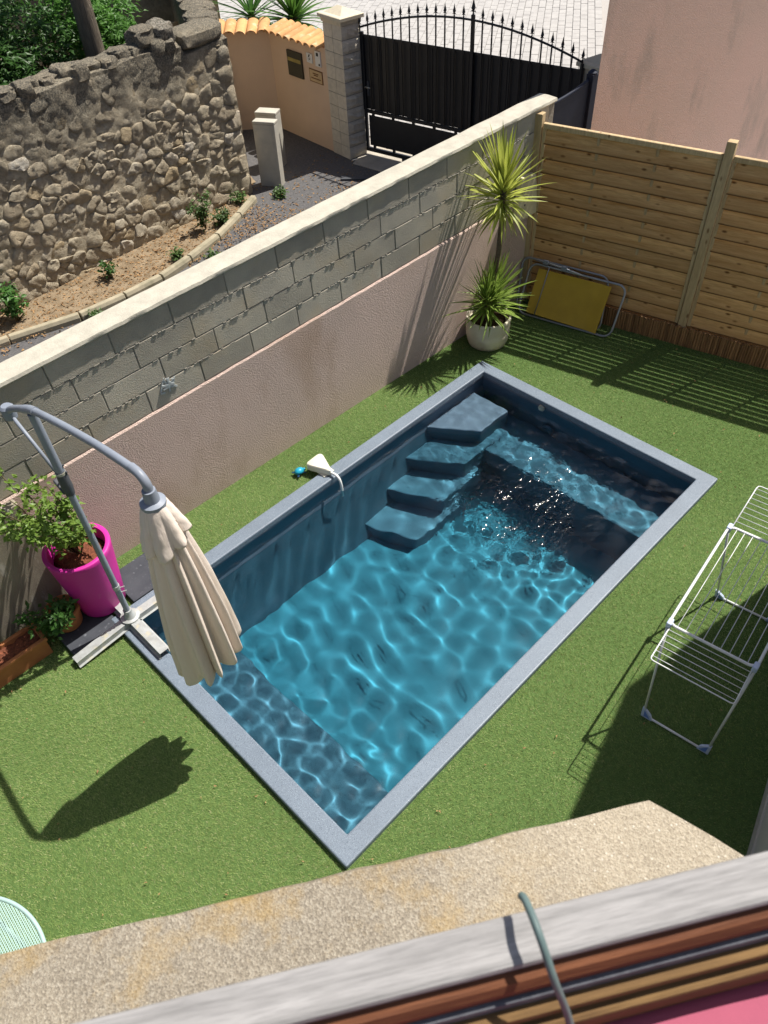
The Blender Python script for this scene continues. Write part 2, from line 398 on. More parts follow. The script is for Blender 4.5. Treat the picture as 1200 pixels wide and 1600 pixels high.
def ledgemat():
    m, nt, b = newmat('aggregate_concrete'); v = vec(nt)
    col = ramp(nt, noise_(nt, v, 5, 7), [(.35, (.46,.395,.295)), (.65, (.37,.32,.24))])
    vo = nd(nt, 'TexVoronoi', _Scale=400., _Randomness=1.); nt.links.new(v, vo.inputs['Vector'])
    peb = ramp(nt, vo.outputs['Color'], [(.15, (.25,.215,.165)), (.5, (.43,.375,.285)), (.9, (.62,.56,.45))])
    col = mixc(nt, .40, col, peb)
    v2 = nd(nt, 'TexVoronoi', _Scale=150., _Randomness=1.); nt.links.new(v, v2.inputs['Vector'])
    pale = math_(nt, 'MULTIPLY', ramp(nt, v2.outputs['Distance'], [(.16, (1,1,1)), (.26, (0,0,0))]), ramp(nt, v2.outputs['Color'], [(.70, (0,0,0)), (.72, (1,1,1))]))
    col = mixc(nt, pale, col, (.66,.61,.51))
    fine = noise_(nt, v, 240, 4, .7)
    col = mixc(nt, ramp(nt, fine, [(.52, (0,0,0)), (.68, (.65,.65,.65))]), col, (.20,.165,.125))
    # grey algae and ochre lichen, only on the left two thirds
    sx = nd(nt, 'SeparateXYZ'); nt.links.new(v, sx.inputs[0])
    mr = nd(nt, 'MapRange', _From_Min=.50, _From_Max=.30); nt.links.new(math_(nt, 'ADD', sx.outputs[0], math_(nt, 'MULTIPLY', noise_(nt, v, 6, 4), .12)), mr.inputs[0])
    big = noise_(nt, v, 4.2, 6, .65)
    col = mixc(nt, math_(nt, 'MULTIPLY', ramp(nt, big, [(.28, (.30,.30,.30)), (.55, (.95,.95,.95))]), mr.outputs[0]), col, mixc(nt, .5, (.15,.132,.108), peb))
    lic = math_(nt, 'MULTIPLY', ramp(nt, noise_(nt, v, 8.5, 7, .68), [(.50, (0,0,0)), (.68, (.6,.6,.6))]), mr.outputs[0])
    col = mixc(nt, lic, col, (.40,.265,.085))
    nt.links.new(col, b.inputs['Base Color']); b.inputs['Roughness'].default_value = .95; b.inputs['Specular IOR Level'].default_value = .12
    h = math_(nt, 'ADD', math_(nt, 'MULTIPLY', vo.outputs['Distance'], .45), noise_(nt, v, 210, 7, .72))
    bump(nt, b, h, .75, .0045)
    return m
MT['ledge'] = ledgemat()

# ------------------------------------------------------------------ layout constants (metres)
PX0, PX1, PY0, PY1 = .838, 5.373, 1.441, 4.127          # coping outer edge
CW = .14
IX0, IX1, IY0, IY1 = PX0+CW, PX1-CW, PY0+CW, PY1-CW     # coping inner edge
ZC, ZW, ZF = .05, -.055, -1.12                            # coping top, water level, pool floor
def wy(x): return 4.657 - .0143*(x-4)                    # block wall face
def wt(x): return 2.0 + .0286*(x-4)                      # top of the blocks
FO = Vector((6.69, 4.60, 0)); FD = Vector((.212, -.977, 0)).normalized(); FN = Vector((-.977, -.212, 0)).normalized()  # fence start, direction, garden side
def fpt(s, off=0, z=0): return FO + FD*s + FN*off + Vector((0,0,z))
GO = Vector((8.52, 9.05, 0)); GD = Vector((.53, -3.35, 0)).normalized(); GN = Vector((-.988, -.156, 0)).normalized()
def gpt(s, off=0, z=0): return GO + GD*s + GN*off + Vector((0,0,z))

# ------------------------------------------------------------------ ground and setting
def holed(name, outer, z, m, kind='structure'):
    X0, Y0, X1, Y1 = outer
    xs = [X0, PX0+.03, PX1-.03, X1]; ys = [Y0, PY0+.03, PY1-.03, Y1]
    b = MB()
    for i in range(3):
        for j in range(3):
            if i == 1 and j == 1: continue
            b.quad((xs[i],ys[j],z),(xs[i+1],ys[j],z),(xs[i+1],ys[j+1],z),(xs[i],ys[j+1],z))
    return tag(b.build(name, m), None, None, kind=kind)
holed('ground', (-120,-120,160,160), -.03, MT['soil'])
lawn = holed('lawn', (-5,-1.2,7.9,4.8), 0.0, MT['turf'])
dr = MB(); dr.prism([(-6,4.8),(8.6,4.85),(8.72,9.3),(8.5,11.5),(6.4,11.5),(6.3,9.2),(5.2,8.55),(4.06,8.25),(2.9,8.23),(2.0,8.5),(-6,9.5)], -.3, .004)
tag(dr.build('driveway', MT['asphalt']), None, None, kind='structure')
ap = MB(); ap.prism([(8.1,8.95),(8.18,8.2),(8.95,5.2),(9.4,5.2),(9.0,9.1),(8.55,9.15)], -.2, .012)
tag(ap.build('concrete_apron', MT['apron']), None, None, kind='structure')
sb = MB(); sb.prism([(-6,9.5),(2.0,8.5),(2.9,8.24),(4.06,8.26),(5.2,8.56),(6.3,9.2),(6.4,9.6),(2.2,9.3),(-6,9.3+.6)], -.2, .03)
tag(sb.build('soil_bed', MT['soil']), None, None, kind='structure')
gb = MB(); gb.quad((-30,9.3,.02),(6.7,9.6,.02),(9,16,.02),(-30,40,.02))
tag(gb.build('back_garden_ground', MT['soil']), None, None, kind='structure')
st = MB(); st.quad((8.75,-30,.008),(120,-30,.008),(120,120,.008),(8.75,120,.008))
street = tag(st.build('street', MT['paverjoint']), None, None, kind='structure')
# pavers of the street seen through and above the gate
pv = MB(); rng = random.Random(5)
pd = Vector((.83, .56, 0)).normalized(); pn = Vector((-.56, .83, 0)); po = Vector((9.0, 5.4, 0))
for i in range(-2, 78):
    for j in range(-16, 62):
        c = po + pd*(j*.305 + (i % 2)*.15) + pn*(i*.155)
        if c.x < 8.95+.02*(9-c.y) or c.y < 5.0: continue
        if (c - Vector((16,11,0))).length > 12.5: continue
        az = math.degrees(math.atan2(c.y, c.x))
        if not 26 < az < 66: continue
        z = .03 + rng.uniform(-.003,.003)
        a = [c + pd*u*.146 + pn*w*.071 for u, w in ((-1,-1),(1,-1),(1,1),(-1,1))]
        a2 = [c + pd*u*.150 + pn*w*.075 for u, w in ((-1,-1),(1,-1),(1,1),(-1,1))]
        n = len(pv.v)
        pv.v += [(p.x,p.y,z) for p in a] + [(p.x,p.y,z-.014) for p in a2]
        pv.f += [(n,n+1,n+2,n+3)] + [(n+4+k, n+4+(k+1)%4, n+(k+1)%4, n+k) for k in range(4)]
o = pv.build('paving_stones', MT['paver']); attach(o, street); o['kind'] = 'stuff'

# ---- house wing on the right (its shadow lies over the lawn corner) and the facade under the window ledge
hw = thing('house_wing', 'pale rendered house wing at the lower right edge of the lawn', 'house', (3.5,-.3,0))
P0 = Vector((5.51,.424,0)); hd = Vector((-.975,-.225,0)); hn = Vector((.225,-.975,0))
MB().prism([tuple(p)[:2] for p in (P0+hd*4.2, P0+hd*4.2+hn*5, P0+hn*5, P0)], -.2, 4.19).build('wall', MT['housewall'], hw)
MB().prism([tuple(p)[:2] for p in (P0+hd*4.2-hn*.012, P0+hd*4.2+hn*.05, P0+hn*.05, P0-hn*.012)], 0, .12).build('plinth', MT['concrete'], hw)
ff = Vector((.834,-.552,0)); fnn = Vector((.552,.834,0))
hf = thing('house_facade', 'rendered house wall carrying the concrete window ledge', 'house', (0,0,0))
E0 = Vector((-.188,.56,0)); E1 = Vector((.537,.072,0))
MB().prism([tuple(p)[:2] for p in (E0-ff*3-fnn*.10, E0-ff*3-fnn*1.5, E1-ff*.05-fnn*1.5, E1-ff*.08-fnn*.10)], 0, 3.685).build('wall', MT['housewall'], hf)
# ---- pink neighbour building beyond the fence
pb = thing('neighbour_building', 'pink roughcast building wall behind the wooden fence', 'building', (8.5,4.7,0))
c0 = Vector((7.70,4.62,0)); bd = Vector((math.cos(R(-8)),math.sin(R(-8)),0)); bs = Vector((math.cos(R(29.5)),math.sin(R(29.5)),0))
MB().prism([tuple(p)[:2] for p in (c0, c0+bd*11, c0+bd*11+bs*6, c0+bs*6)], -.3, 5.8).build('wall', MT['pinkhouse'], pb)
MB().prism([tuple(p)[:2] for p in (c0-bd*.05-bs*.05, c0+bd*11.3-bs*.2, c0+bd*11.3+bs*6.3, c0-bd*.2+bs*6.3)], 5.8, 5.98).build('roof', MT['tile'], pb)

# ------------------------------------------------------------------ swimming pool
pool = thing('swimming_pool', 'rectangular pool with dark granite-look coping and blue water set in artificial grass', 'pool', (3.1,2.78,0))
cp = MB(); n = 4
out = [(PX0,PY0),(PX1,PY0),(PX1,PY1),(PX0,PY1)]; inn = [(IX0,IY0),(IX1,IY0),(IX1,IY1),(IX0,IY1)]
cp.v = [(x,y,-.12) for x,y in out]+[(x,y,ZC) for x,y in out]+[(x,y,ZC) for x,y in inn]+[(x,y,-.01) for x,y in inn]+[(x-.035*(1 if x < 2 else -1),y-.035*(1 if y < 2 else -1),-.012) for x,y in inn]
for i in range(4):
    j = (i+1) % 4
    cp.f += [(i,j,4+j,4+i),(4+i,4+j,8+j,8+i),(8+i,8+j,12+j,12+i),(12+i,12+j,16+j,16+i)]
coping = cp.build('coping', MT['coping'], pool, bevel=.011, seg=3)
e = .03
sh = MB()
top = [(IX0-e,IY0-e),(IX1+e,IY0-e),(IX1+e,IY1+e),(IX0-e,IY1+e)]
tp = .20
bot = [(IX0+.02,IY0+tp),(IX1-.02,IY0+tp),(IX1-.02,IY1-tp),(IX0+.02,IY1-tp)]
sh.v = [(x,y,-.011) for x,y in top]+[(x,y,-.2) for x,y in top]+[(x,y,ZF) for x,y in bot]
sh.f = [(j,i,4+i,4+j) for i,j in ((0,1),(1,2),(2,3),(3,0))]+[(4+j,4+i,8+i,8+j) for i,j in ((0,1),(1,2),(2,3),(3,0))]
REC = [sh.build('shell', MT['shell'], pool)]
REC.append(MB().quad(*[(x,y,ZF) for x,y in bot]).build('floor', MT['poolfloor'], pool))
def wally(z): return IY1+e - tp*max(0,(-.2-z))/(-.2-ZF)*1.06 + .02
def wally0(z): return IY0-e + tp*max(0,(-.2-z))/(-.2-ZF)*1.06 - .02
zb = -.47
for nm, xa, xb in (('bench', IX0-.01, 1.46), ('bench', 4.65, IX1+.01)):
    REC.append(MB().prism([(xa,IY0),(xb,IY0),(xb,IY1),(xa,IY1)], ZF-.02, zb).build(nm, MT['shell'], pool, bevel=.014, seg=2))
for (xl, xr, yr, yl, z, xe) in ((4.357,4.67,3.545,4.0,-.20,5.10),(3.98,4.31,3.455,4.0,-.44,4.80),(3.616,3.93,3.385,4.0,-.68,4.5),(3.228,3.48,3.325,4.0,-.92,4.2)):
    REC.append(MB().prism([(xl,yl),(xr,yr),(xe,yr),(xe,yl)], ZF-.02, z).build('step', MT['shell'], pool, bevel=.013, seg=2))
for o in REC: o.cycles.is_caustics_receiver = True
nz = MB()
M4 = Matrix.Translation((IX1-.001,3.236,-.03)) @ Matrix.Rotation(R(-90),4,'Y')
nz.lathe([(.036,0),(.036,.012),(.03,.018),(.018,.016),(.012,.01)], k=20); nz.v = [tuple(M4 @ Vector(q)) for q in nz.v]
nz.build('return_nozzle', MT['nozzle'], pool, smooth=True, angle=35)
iv = MB(); M5 = Matrix.Translation((IX1-.004,3.12,-.33)) @ Matrix.Rotation(R(-90),4,'Y')
iv.lathe([(.06,0),(.06,.02),(.045,.03),(.03,.02),(.02,.01)], k=20); iv.v = [tuple(M5 @ Vector(q)) for q in iv.v]
o = iv.build('inlet_ring', MT['shell'], pool, smooth=True, angle=35)
# water surface: real waves, so sunlight focuses into real caustics
g = np.random.default_rng(11)
ex = .028; nx, ny = 420, 240
X, Y = np.meshgrid(np.linspace(IX0-ex, IX1+ex, nx), np.linspace(IY0-ex, IY1+ex, ny), indexing='ij')
Z = np.full_like(X, ZW)
def wavesum(cnt, lmin, lmax, th0, spread, amp, p=1.0):
    z = np.zeros_like(X)
    for i in range(cnt):
        lam = lmin*(lmax/lmin)**g.random(); k = 2*np.pi/lam; th = g.normal(th0, spread)
        z += amp*(lam/lmax)**p*(.4+.6*g.random())*np.sin(k*(np.cos(th)*X+np.sin(th)*Y)+g.random()*6.283)
    return z
calm = np.zeros_like(X)
for i in range(40):
    lam = .17*(5.0**g.random()); k = 2*np.pi/lam; th = g.normal(2.5, .75)
    calm += .00145*(lam/.3)**1.05*g.random()*np.sin(k*(np.cos(th)*X+np.sin(th)*Y)+g.random()*6.283)
rip = wavesum(24, .10, .24, 2.6, 1.1, .0011, 1.2)
# stirred patch in front of the return jet
d2 = ((X-4.30)/1.05)**2 + ((Y-2.55)/.85)**2
stir = np.exp(-d2)
near_ = 1/(1+np.exp((X-1.75)/.16)) + .55/(1+np.exp((4.35-X)/.12))
Z += calm*(.8+.15*stir)*(1-.45*np.clip(near_,0,1)) + rip*(.06+.18*stir+2.0*near_)
idx = lambda i, j: i*ny+j
I, J = np.meshgrid(np.arange(nx-1), np.arange(ny-1), indexing='ij')
F = np.stack([idx(I,J), idx(I+1,J), idx(I+1,J+1), idx(I,J+1)], -1).reshape(-1,4)
me = bpy.data.meshes.new('water'); me.from_pydata(np.c_[X.ravel(),Y.ravel(),Z.ravel()].tolist(), [], F.tolist())
me.materials.append(MT['water']); me.polygons.foreach_set('use_smooth', [True]*len(me.polygons))
water = bpy.data.objects.new('water', me); COL.objects.link(water); water['kind'] = 'structure'
water.cycles.is_caustics_caster = True
for z in (-.275,):
    o = MB().quad((IX0-.02,IY0-.02,z),(IX1+.02,IY0-.02,z),(IX1+.02,IY1+.02,z),(IX0-.02,IY1+.02,z)).build('water_tint_sheet', MT['tint'], water, smooth=True)  # added tinted sheet, stands in for light absorbed by the deeper water
    o.cycles.is_caustics_caster = True

# ------------------------------------------------------------------ concrete block wall
bw = thing('block_wall', 'grey concrete block wall with pale mortar cap and pink roughcast base', 'wall', (3.5,4.75,0))
XA, XB = -3.0, 6.95
sl = math.atan(.0286); yaw = math.atan(-.0143)
MB().prism([(XA,wy(XA)+.006),(XB,wy(XB)+.006),(XB,wy(XB)+.19),(XA,wy(XA)+.19)], [0]*4, [wt(XA)-.004,wt(XB)-.004,wt(XB)-.004,wt(XA)-.004]).build('mortar_core', MT['mortar'], bw)
bm_ = MB().box((-.2475,0,-.0955),(.2475,.19,.0955))
me_block = bm_.mesh('block', MT['block'])
import bmesh
def bevel_mesh(me, w, seg=2, ang=True):
    bm = bmesh.new(); bm.from_mesh(me)
    bmesh.ops.bevel(bm, geom=bm.edges[:], offset=w, segments=seg, profile=.6, affect='EDGES')
    bm.to_mesh(me); bm.free(); return me
bevel_mesh(me_block, .003, 1)
rng = random.Random(3)
for r, x0 in enumerate((1.3125, 1.455, 1.627, 1.44)):
    k = -9
    while True:
        xa = x0 + .505*k; xb = xa+.505; k += 1
        if xb < XA+.1: continue
        if xa > XB-.1: break
        ca, cb = max(xa, XA), min(xb, XB); xc = (ca+cb)/2
        zc = wt(xc)-.1-.2*r
        if r == 3: zc -= .003
        mt = Matrix.Translation((xc, wy(xc)+rng.uniform(-.002,.002), zc)) @ Matrix.Rotation(yaw,4,'Z') @ Matrix.Rotation(-sl,4,'Y') @ Matrix.Diagonal(((cb-ca)/.505,1,1,1))
        inst('block', me_block, bw, mt)
# mortar beads smeared along the bed joints
mb = MB(); rng = random.Random(9)
for r in (1,2,3):
    x = .3
    while x < 6.8:
        L = rng.uniform(.015,.05)
        if rng.random() < (.75 if r == 1 else .45):
            z = wt(x)-.2*r+rng.uniform(-.004,.004); s = rng.uniform(.002,.0055)
            mb.box((x,wy(x)-s*.9,z-s),(x+L,wy(x)+.02,z+s))
        x += L*rng.uniform(.8,1.6)
o = mb.build('bed_joint_mortar', MT['mortar'], bw, bevel=.003, seg=1); o['kind'] = 'stuff'
# roughcast base, slightly proud of the blocks, edge uneven
rc = MB(); xs = np.linspace(XA, XB, 160)
for x in xs:
    zt = wt(x)-.806+.006*noise.noise(Vector((x*6,0,0))); y = wy(x)
    rc.v += [(x,y-.016,-.05),(x,y-.016,zt-.012),(x,y-.006,zt),(x,y+.02,zt)]
for i in range(len(xs)-1):
    a = i*4
    for k in range(3): rc.f.append((a+k,a+4+k,a+5+k,a+1+k))
rc.build('roughcast_base', MT['render'], bw)
cpm = MB(); xs = np.linspace(XA, XB+.012, 150); rng = random.Random(4)
for x in xs:
    h = wt(x); y = wy(x); w1 = .010*noise.noise(Vector((x*3.1,1,0))); w2 = .006*noise.noise(Vector((x*9,4,0)))
    f = y-.018+w2
    cpm.v += [(x,f+.006,h-.004),(x,f,h+.006+w2*.5),(x,f+.008,h+.028+w2),(x,y+.1,h+.034),(x,y+.205+w1,h+.028),(x,y+.212+w1,h-.004)]
for i in range(len(xs)-1):
    a = i*6
    for k in range(6): cpm.f.append((a+k,a+6+k,a+6+(k+1)%6,a+(k+1)%6))
cpm.f += [tuple(range(5,-1,-1)), tuple((len(xs)-1)*6+k for k in range(6))]
cpm.build('cap', MT['cap'], bw, smooth=True, angle=50)
# paint splash on the second-lowest course
sp = MB(); rng = random.Random(2); cx, cz = 2.134, 1.307
for k in range(34):
    a = rng.uniform(0,6.28); rr = abs(rng.gauss(0,.045)); s = rng.uniform(.006,.018)
    x, z = cx+rr*math.cos(a)*1.2, cz+rr*math.sin(a); q = rng.uniform(0,3.14); L = rng.uniform(1,3)
    u = (math.cos(q)*s*L, math.sin(q)*s*L); w = (-math.sin(q)*s*.5, math.cos(q)*s*.5); yy = wy(x)-.004-.0004*k
    sp.box((0,0,0),(1,1,1), Matrix(((2*u[0],0,2*w[0],x-u[0]-w[0]),(0,.006,0,yy),(2*u[1],0,2*w[1],z-u[1]-w[1]),(0,0,0,1))))
sp.build('paint_splash', MT['splash'], bw)
# cream box near the fence corner
cb = thing('wall_box', 'cream plastic box screwed to the wall behind the tall yucca', 'box', (6.55,wy(6.5),1.3))
cbm = MB().prism([(6.36,0),(6.70,0),(6.66,.3),(6.62,.44),(6.40,.46)], -.07, 0)
cbm.v = [(x, wy(x)-.02+z+.0, 1.06+y) for x,y,z in cbm.v]
cbm.build('cover', MT['creambox'], cb, bevel=.012, seg=3)
sc = MB().lathe([(.011,0),(.011,.005),(.004,.007)], k=10); M6 = Matrix.Translation((6.47,wy(6.47)-.09,1.22)) @ Matrix.Rotation(R(90),4,'X'); sc.v = [tuple(M6 @ Vector(q)) for q in sc.v]
sc.build('screw', MT['greydark'], cb)

# ------------------------------------------------------------------ wooden fence
fence = thing('wooden_fence', 'tall pine fence of overlapping horizontal slats behind the pool', 'fence', tuple(fpt(1.8)))
FROT = math.atan2(FD.y, FD.x)
def fmat(s, off, z): return Matrix.Translation(fpt(s, off, z)) @ Matrix.Rotation(FROT, 4, 'Z')
PZ0, PZ1 = .22, 1.965
NS = 12; pitch = (PZ1-PZ0-.05)/NS
PW = 1.74
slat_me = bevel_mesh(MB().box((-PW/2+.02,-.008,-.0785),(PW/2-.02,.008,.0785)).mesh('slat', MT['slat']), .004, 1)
bat_me = bevel_mesh(MB().box((-.014,-.009,0),(.014,.009,PZ1-PZ0-.05)).mesh('batten', MT['post']), .003, 1)
rng = random.Random(12)
for k, s0 in enumerate((.05, 1.885, 3.72)):
    sc_ = s0 + PW/2
    fr = MB()
    fr.box((-PW/2,-.022,PZ1-.05),(PW/2,.022,PZ1), fmat(sc_,0,0))
    fr.box((-PW/2,-.0215,PZ0),(-PW/2+.035,.0215,PZ1-.0505), fmat(sc_,0,0)); fr.box((PW/2-.035,-.0215,PZ0),(PW/2,.0215,PZ1-.0505), fmat(sc_,0,0))
    panel = fr.build('panel_frame', MT['post'], fence, bevel=.004, seg=1)
    for i in range(NS):
        off = .0
        z = PZ1 - .05 - pitch*(i+.5)
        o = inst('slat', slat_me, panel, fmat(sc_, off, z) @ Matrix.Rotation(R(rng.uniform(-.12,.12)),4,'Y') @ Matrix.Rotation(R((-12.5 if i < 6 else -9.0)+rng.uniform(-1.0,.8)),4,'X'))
    for u in (-PW/6, PW/6):
        inst('batten', bat_me, panel, fmat(sc_+u, 0, PZ0))
    # a bright nail head here and there is too small to build; posts
for s, zt in ((-.0, 2.05), (1.838, 2.085), (3.673, 2.085)):
    p = MB().box((-.042,-.042,0),(.042,.042,zt), fmat(s,.0,0)).build('post', MT['post'], fence, bevel=.006, seg=2)
    pass

for k, s0 in enumerate((.05, 1.885, 3.72)):
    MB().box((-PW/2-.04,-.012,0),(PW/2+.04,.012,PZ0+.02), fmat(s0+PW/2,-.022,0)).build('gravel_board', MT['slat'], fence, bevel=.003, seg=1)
be = thing('cane_edging', 'low brown split cane edging along the foot of the fence', 'edging', tuple(fpt(1.8,.06)))
cane_me = []
for q in range(4):
    h = (.215,.225,.21,.22)[q]
    m = MB().tube([(0,0,0),(.001,0,h*.5),(0,0,h)], [.0135,.0142,.0132], k=7).mesh('cane', MT['cane']); cane_me.append(m)
s = .30; rng = random.Random(8); 
while s < 3.6:
    inst('cane', cane_me[rng.randrange(4)], be, Matrix.Translation(fpt(s, .060+rng.uniform(-.004,.004), 0)) @ Matrix.Rotation(rng.uniform(0,6),4,'Z') @ Matrix.Rotation(R(rng.uniform(-2,2)),4,'X'))
    s += .0255*rng.uniform(.9,1.12)

# ------------------------------------------------------------------ leaves helpers
def blade_mesh(name, m, L=1., w=.03, bend=.5, k=6, fold=.3):
    b = MB()
    for i in range(k+1):
        t = i/k; a = bend*t*t
        x = L*(t - .12*bend*t*t); z = -L*.42*a
        ww = w*(1-t**2.2)*(.55+.45*min(1, t*6))+.0006
        b.v += [(x, -ww, z+ww*fold), (x, 0, z), (x, ww, z+ww*fold)]
    for i in range(k):
        a = i*3; b.f += [(a, a+3, a+4, a+1), (a+1, a+4, a+5, a+2)]
    return b.mesh(name, m)
def dirmat(loc, az, el, roll=0, sc=1.):
    return Matrix.Translation(loc) @ Matrix.Rotation(az,4,'Z') @ Matrix.Rotation(-el,4,'Y') @ Matrix.Rotation(roll,4,'X') @ Matrix.Scale(sc,4)
def smooth_me(me):
    me.polygons.foreach_set('use_smooth', [True]*len(me.polygons)); return me
def leaf_cloud(pts, nrm, size, ratio=.5, rngseed=1, jitter=.9, lean=0.):
    """one mesh of folded leaf quads at given points"""
    rg = random.Random(rngseed); b = MB()
    for p, nn in zip(pts, nrm):
        s = size*rg.uniform(.6,1.25); d = Vector((rg.gauss(0,1),rg.gauss(0,1),rg.gauss(0,.6))).normalized()
        nv = (Vector(nn) + Vector((rg.gauss(0,jitter),rg.gauss(0,jitter),rg.gauss(0,jitter)))).normalized()
        t = nv.cross(d)
        if t.length < .05: continue
        t.normalize(); d = t.cross(nv).normalized(); p = Vector(p); h = nv*s*.12
        n = len(b.v)
        b.v += [tuple(p), tuple(p+d*s*.35+t*s*ratio*.5+h), tuple(p+d*s*.5), tuple(p+d*s*.35-t*s*ratio*.5+h), tuple(p+d*s-h)]
        b.f += [(n,n+2,n+1),(n+1,n+2,n+4),(n,n+3,n+2),(n+3,n+4,n+2)]
    return b

# ------------------------------------------------------------------ tall yucca in cream pot
YX, YY = 5.74, 4.355
yp = thing('potted_yucca', 'tall spiky yucca with two leaf heads in a cream ribbed pot', 'potted plant', (YX,YY,0))
prof = [(.0,0),(.185,0),(.205,.01),(.222,.06),(.232,.12),(.236,.15),(.229,.17),(.238,.20),(.240,.25),(.236,.28),(.243,.30),(.243,.325),(.236,.333),(.222,.330),(.217,.30),(.215,.27),(0,.27)]
MB().lathe(prof, (YX,YY,0), 40, wob=lambda q,z: 1+.008*math.sin(9*q+z*30)*math.sin(3*q)).build('pot', MT['potcream'], yp, smooth=True, angle=60)
so = MB(); so.lathe([(0,.255),(.216,.262),(.12,.29),(.03,.30)], (YX,YY,0), 24); so.build('soil', MT['potsoil'], yp, smooth=True)
tk = [Vector((YX,YY,.27)), Vector((YX+.012,YY+.0,.6)), Vector((YX+.055,YY-.03,1.0)), Vector((YX+.07,YY-.035,1.4)), Vector((YX+.065,YY-.03,1.74))]
MB().tube(tk, [.036,.030,.026,.026,.03], k=10).build('trunk', MT['ybark'], yp, smooth=True)
stub = MB().tube([(YX-.04,YY+.01,.27),(YX-.05,YY+.02,.45)], [.03,.025], k=8).build('stub_trunk', MT['ybark'], yp, smooth=True)
ym = [smooth_me(blade_mesh('leaf', MT['yleaf'], 1, .040, b)) for b in (.05,.3,.75)]
ym2 = [smooth_me(blade_mesh('leaf', MT['yleaf2'], 1, .034, b)) for b in (.1,.4,.8)]
rng = random.Random(21)
for i in range(135):
    t = i/135
    az = i*2.39996+rng.uniform(-.2,.2); el = R(82) - R(125)*t**1.15 + rng.uniform(-.12,.12)
    z = 1.78 - .34*t
    L = rng.uniform(.36,.52) if el > 0 else rng.uniform(.26,.44)
    inst('leaf', ym[0 if el > .7 else (1 if el > 0 else 2)], yp, dirmat((YX+.065+.02*math.cos(az), YY-.03+.02*math.sin(az), z), az, el, rng.uniform(-.4,.4), L))
for i in range(200):
    t = i/200
    az = i*2.39996+rng.uniform(-.2,.2); el = R(80) - R(82)*t**1.0 + rng.uniform(-.12,.12)
    z = .62 - .22*t; cx = -.05 if i % 3 else .07
    wallside = math.sin(az) > .55
    L = rng.uniform(.34,.50)*(.58 if wallside else 1)
    inst('leaf', ym2[0 if el > .7 else (1 if el > .1 else 2)], yp, dirmat((YX+cx+.02*math.cos(az), YY+.0+.02*math.sin(az), z), az, el, rng.uniform(-.4,.4), L))

# ------------------------------------------------------------------ folded yellow chair leaning on the fence
ch = thing('folding_chair', 'folded mustard yellow chair with grey tube frame leaning against the fence', 'chair', tuple(fpt(.65,.2)))
def cpl(s, h, out=0):      # chair plane: s along fence, h up the leaning plane, out towards garden
    base, topo = .30, .055; L = .66
    off = base + (topo-base)*h/L; z = h*math.sqrt(max(0, 1-((base-topo)/L)**2)) + .012
    return fpt(s, off, z) + (FN*.93 + Vector((0,0,.36)))*out
def rrect(s0, s1, h0, h1, r, out, k=5, skew=0.):
    pts = []
    for (cs, ch_, a0) in ((s1-r,h1-r,0),(s0+r,h1-r,90),(s0+r,h0+r,180),(s1-r,h0+r,270)):
        for i in range(k+1):
            a = R(a0+90*i/k); hh = ch_+r*math.sin(a); ss = cs+r*math.cos(a)
            pts.append(cpl(ss + skew*(hh-.3), hh, out))
    return pts
MB().tube(rrect(.02,1.02,.03,.60,.09,-.025,skew=-.1), .0125, k=8, closed=True).build('back_frame', MT['steel'], ch, smooth=True)
MB().tube(rrect(.10,1.20,.0,.56,.09,.02,skew=.05), .0125, k=8, closed=True).build('front_frame', MT['steel'], ch, smooth=True)
sp_ = MB(); ns, nh = 20, 12
for side in (0, 1):
    for i in range(ns+1):
        for j in range(nh+1):
            u, v = i/ns, j/nh
            s_ = .21 + .84*u; h_ = .035 + .49*v - .02*u*(1-v)
            dish = -.035*math.sin(math.pi*min(1,u*1.15))*math.sin(math.pi*v)**.5 + (.03*max(0,(u-.86)/.14))
            sp_.v.append(tuple(cpl(s_+.03*(v-.5), h_, .05+dish - side*.014)))
N = (ns+1)*(nh+1)
for i in range(ns):
    for j in range(nh):
        a = i*(nh+1)+j; b_ = a+nh+1
        sp_.f += [(a,a+1,b_+1,b_),(N+a,N+b_,N+b_+1,N+a+1)]
for i in range(ns):
    a = i*(nh+1); b_ = a+nh+1; sp_.f += [(a,b_,N+b_,N+a),(a+nh,N+a+nh,N+b_+nh,b_+nh)]
for j in range(nh):
    a = j; c_ = ns*(nh+1)+j; sp_.f += [(a,N+a,N+a+1,a+1),(c_,c_+1,N+c_+1,N+c_)]
sp_.build('seat_shell', MT['yellow'], ch, smooth=True, angle=50)
MB().tube([cpl(.30,.01,.055),cpl(.32,.3,.045),cpl(.34,.56,.055)], .006, k=6).build('cross_bar', MT['steel'], ch, smooth=True)
MB().tube([cpl(.16,.60,.03),cpl(.5,.585,.03),cpl(.72,.56,.03)], .011, k=8).build('arm_tube', MT['steel'], ch, smooth=True)
for s_, h_ in ((.28,.60),(.50,.585)):
    c_ = cpl(s_,h_,.03); MB().box((-.03,-.02,-.02),(.03,.02,.02), Matrix.Translation(c_) @ Matrix.Rotation(FROT,4,'Z')).build('clip', MT['greypaint'], ch, bevel=.006)

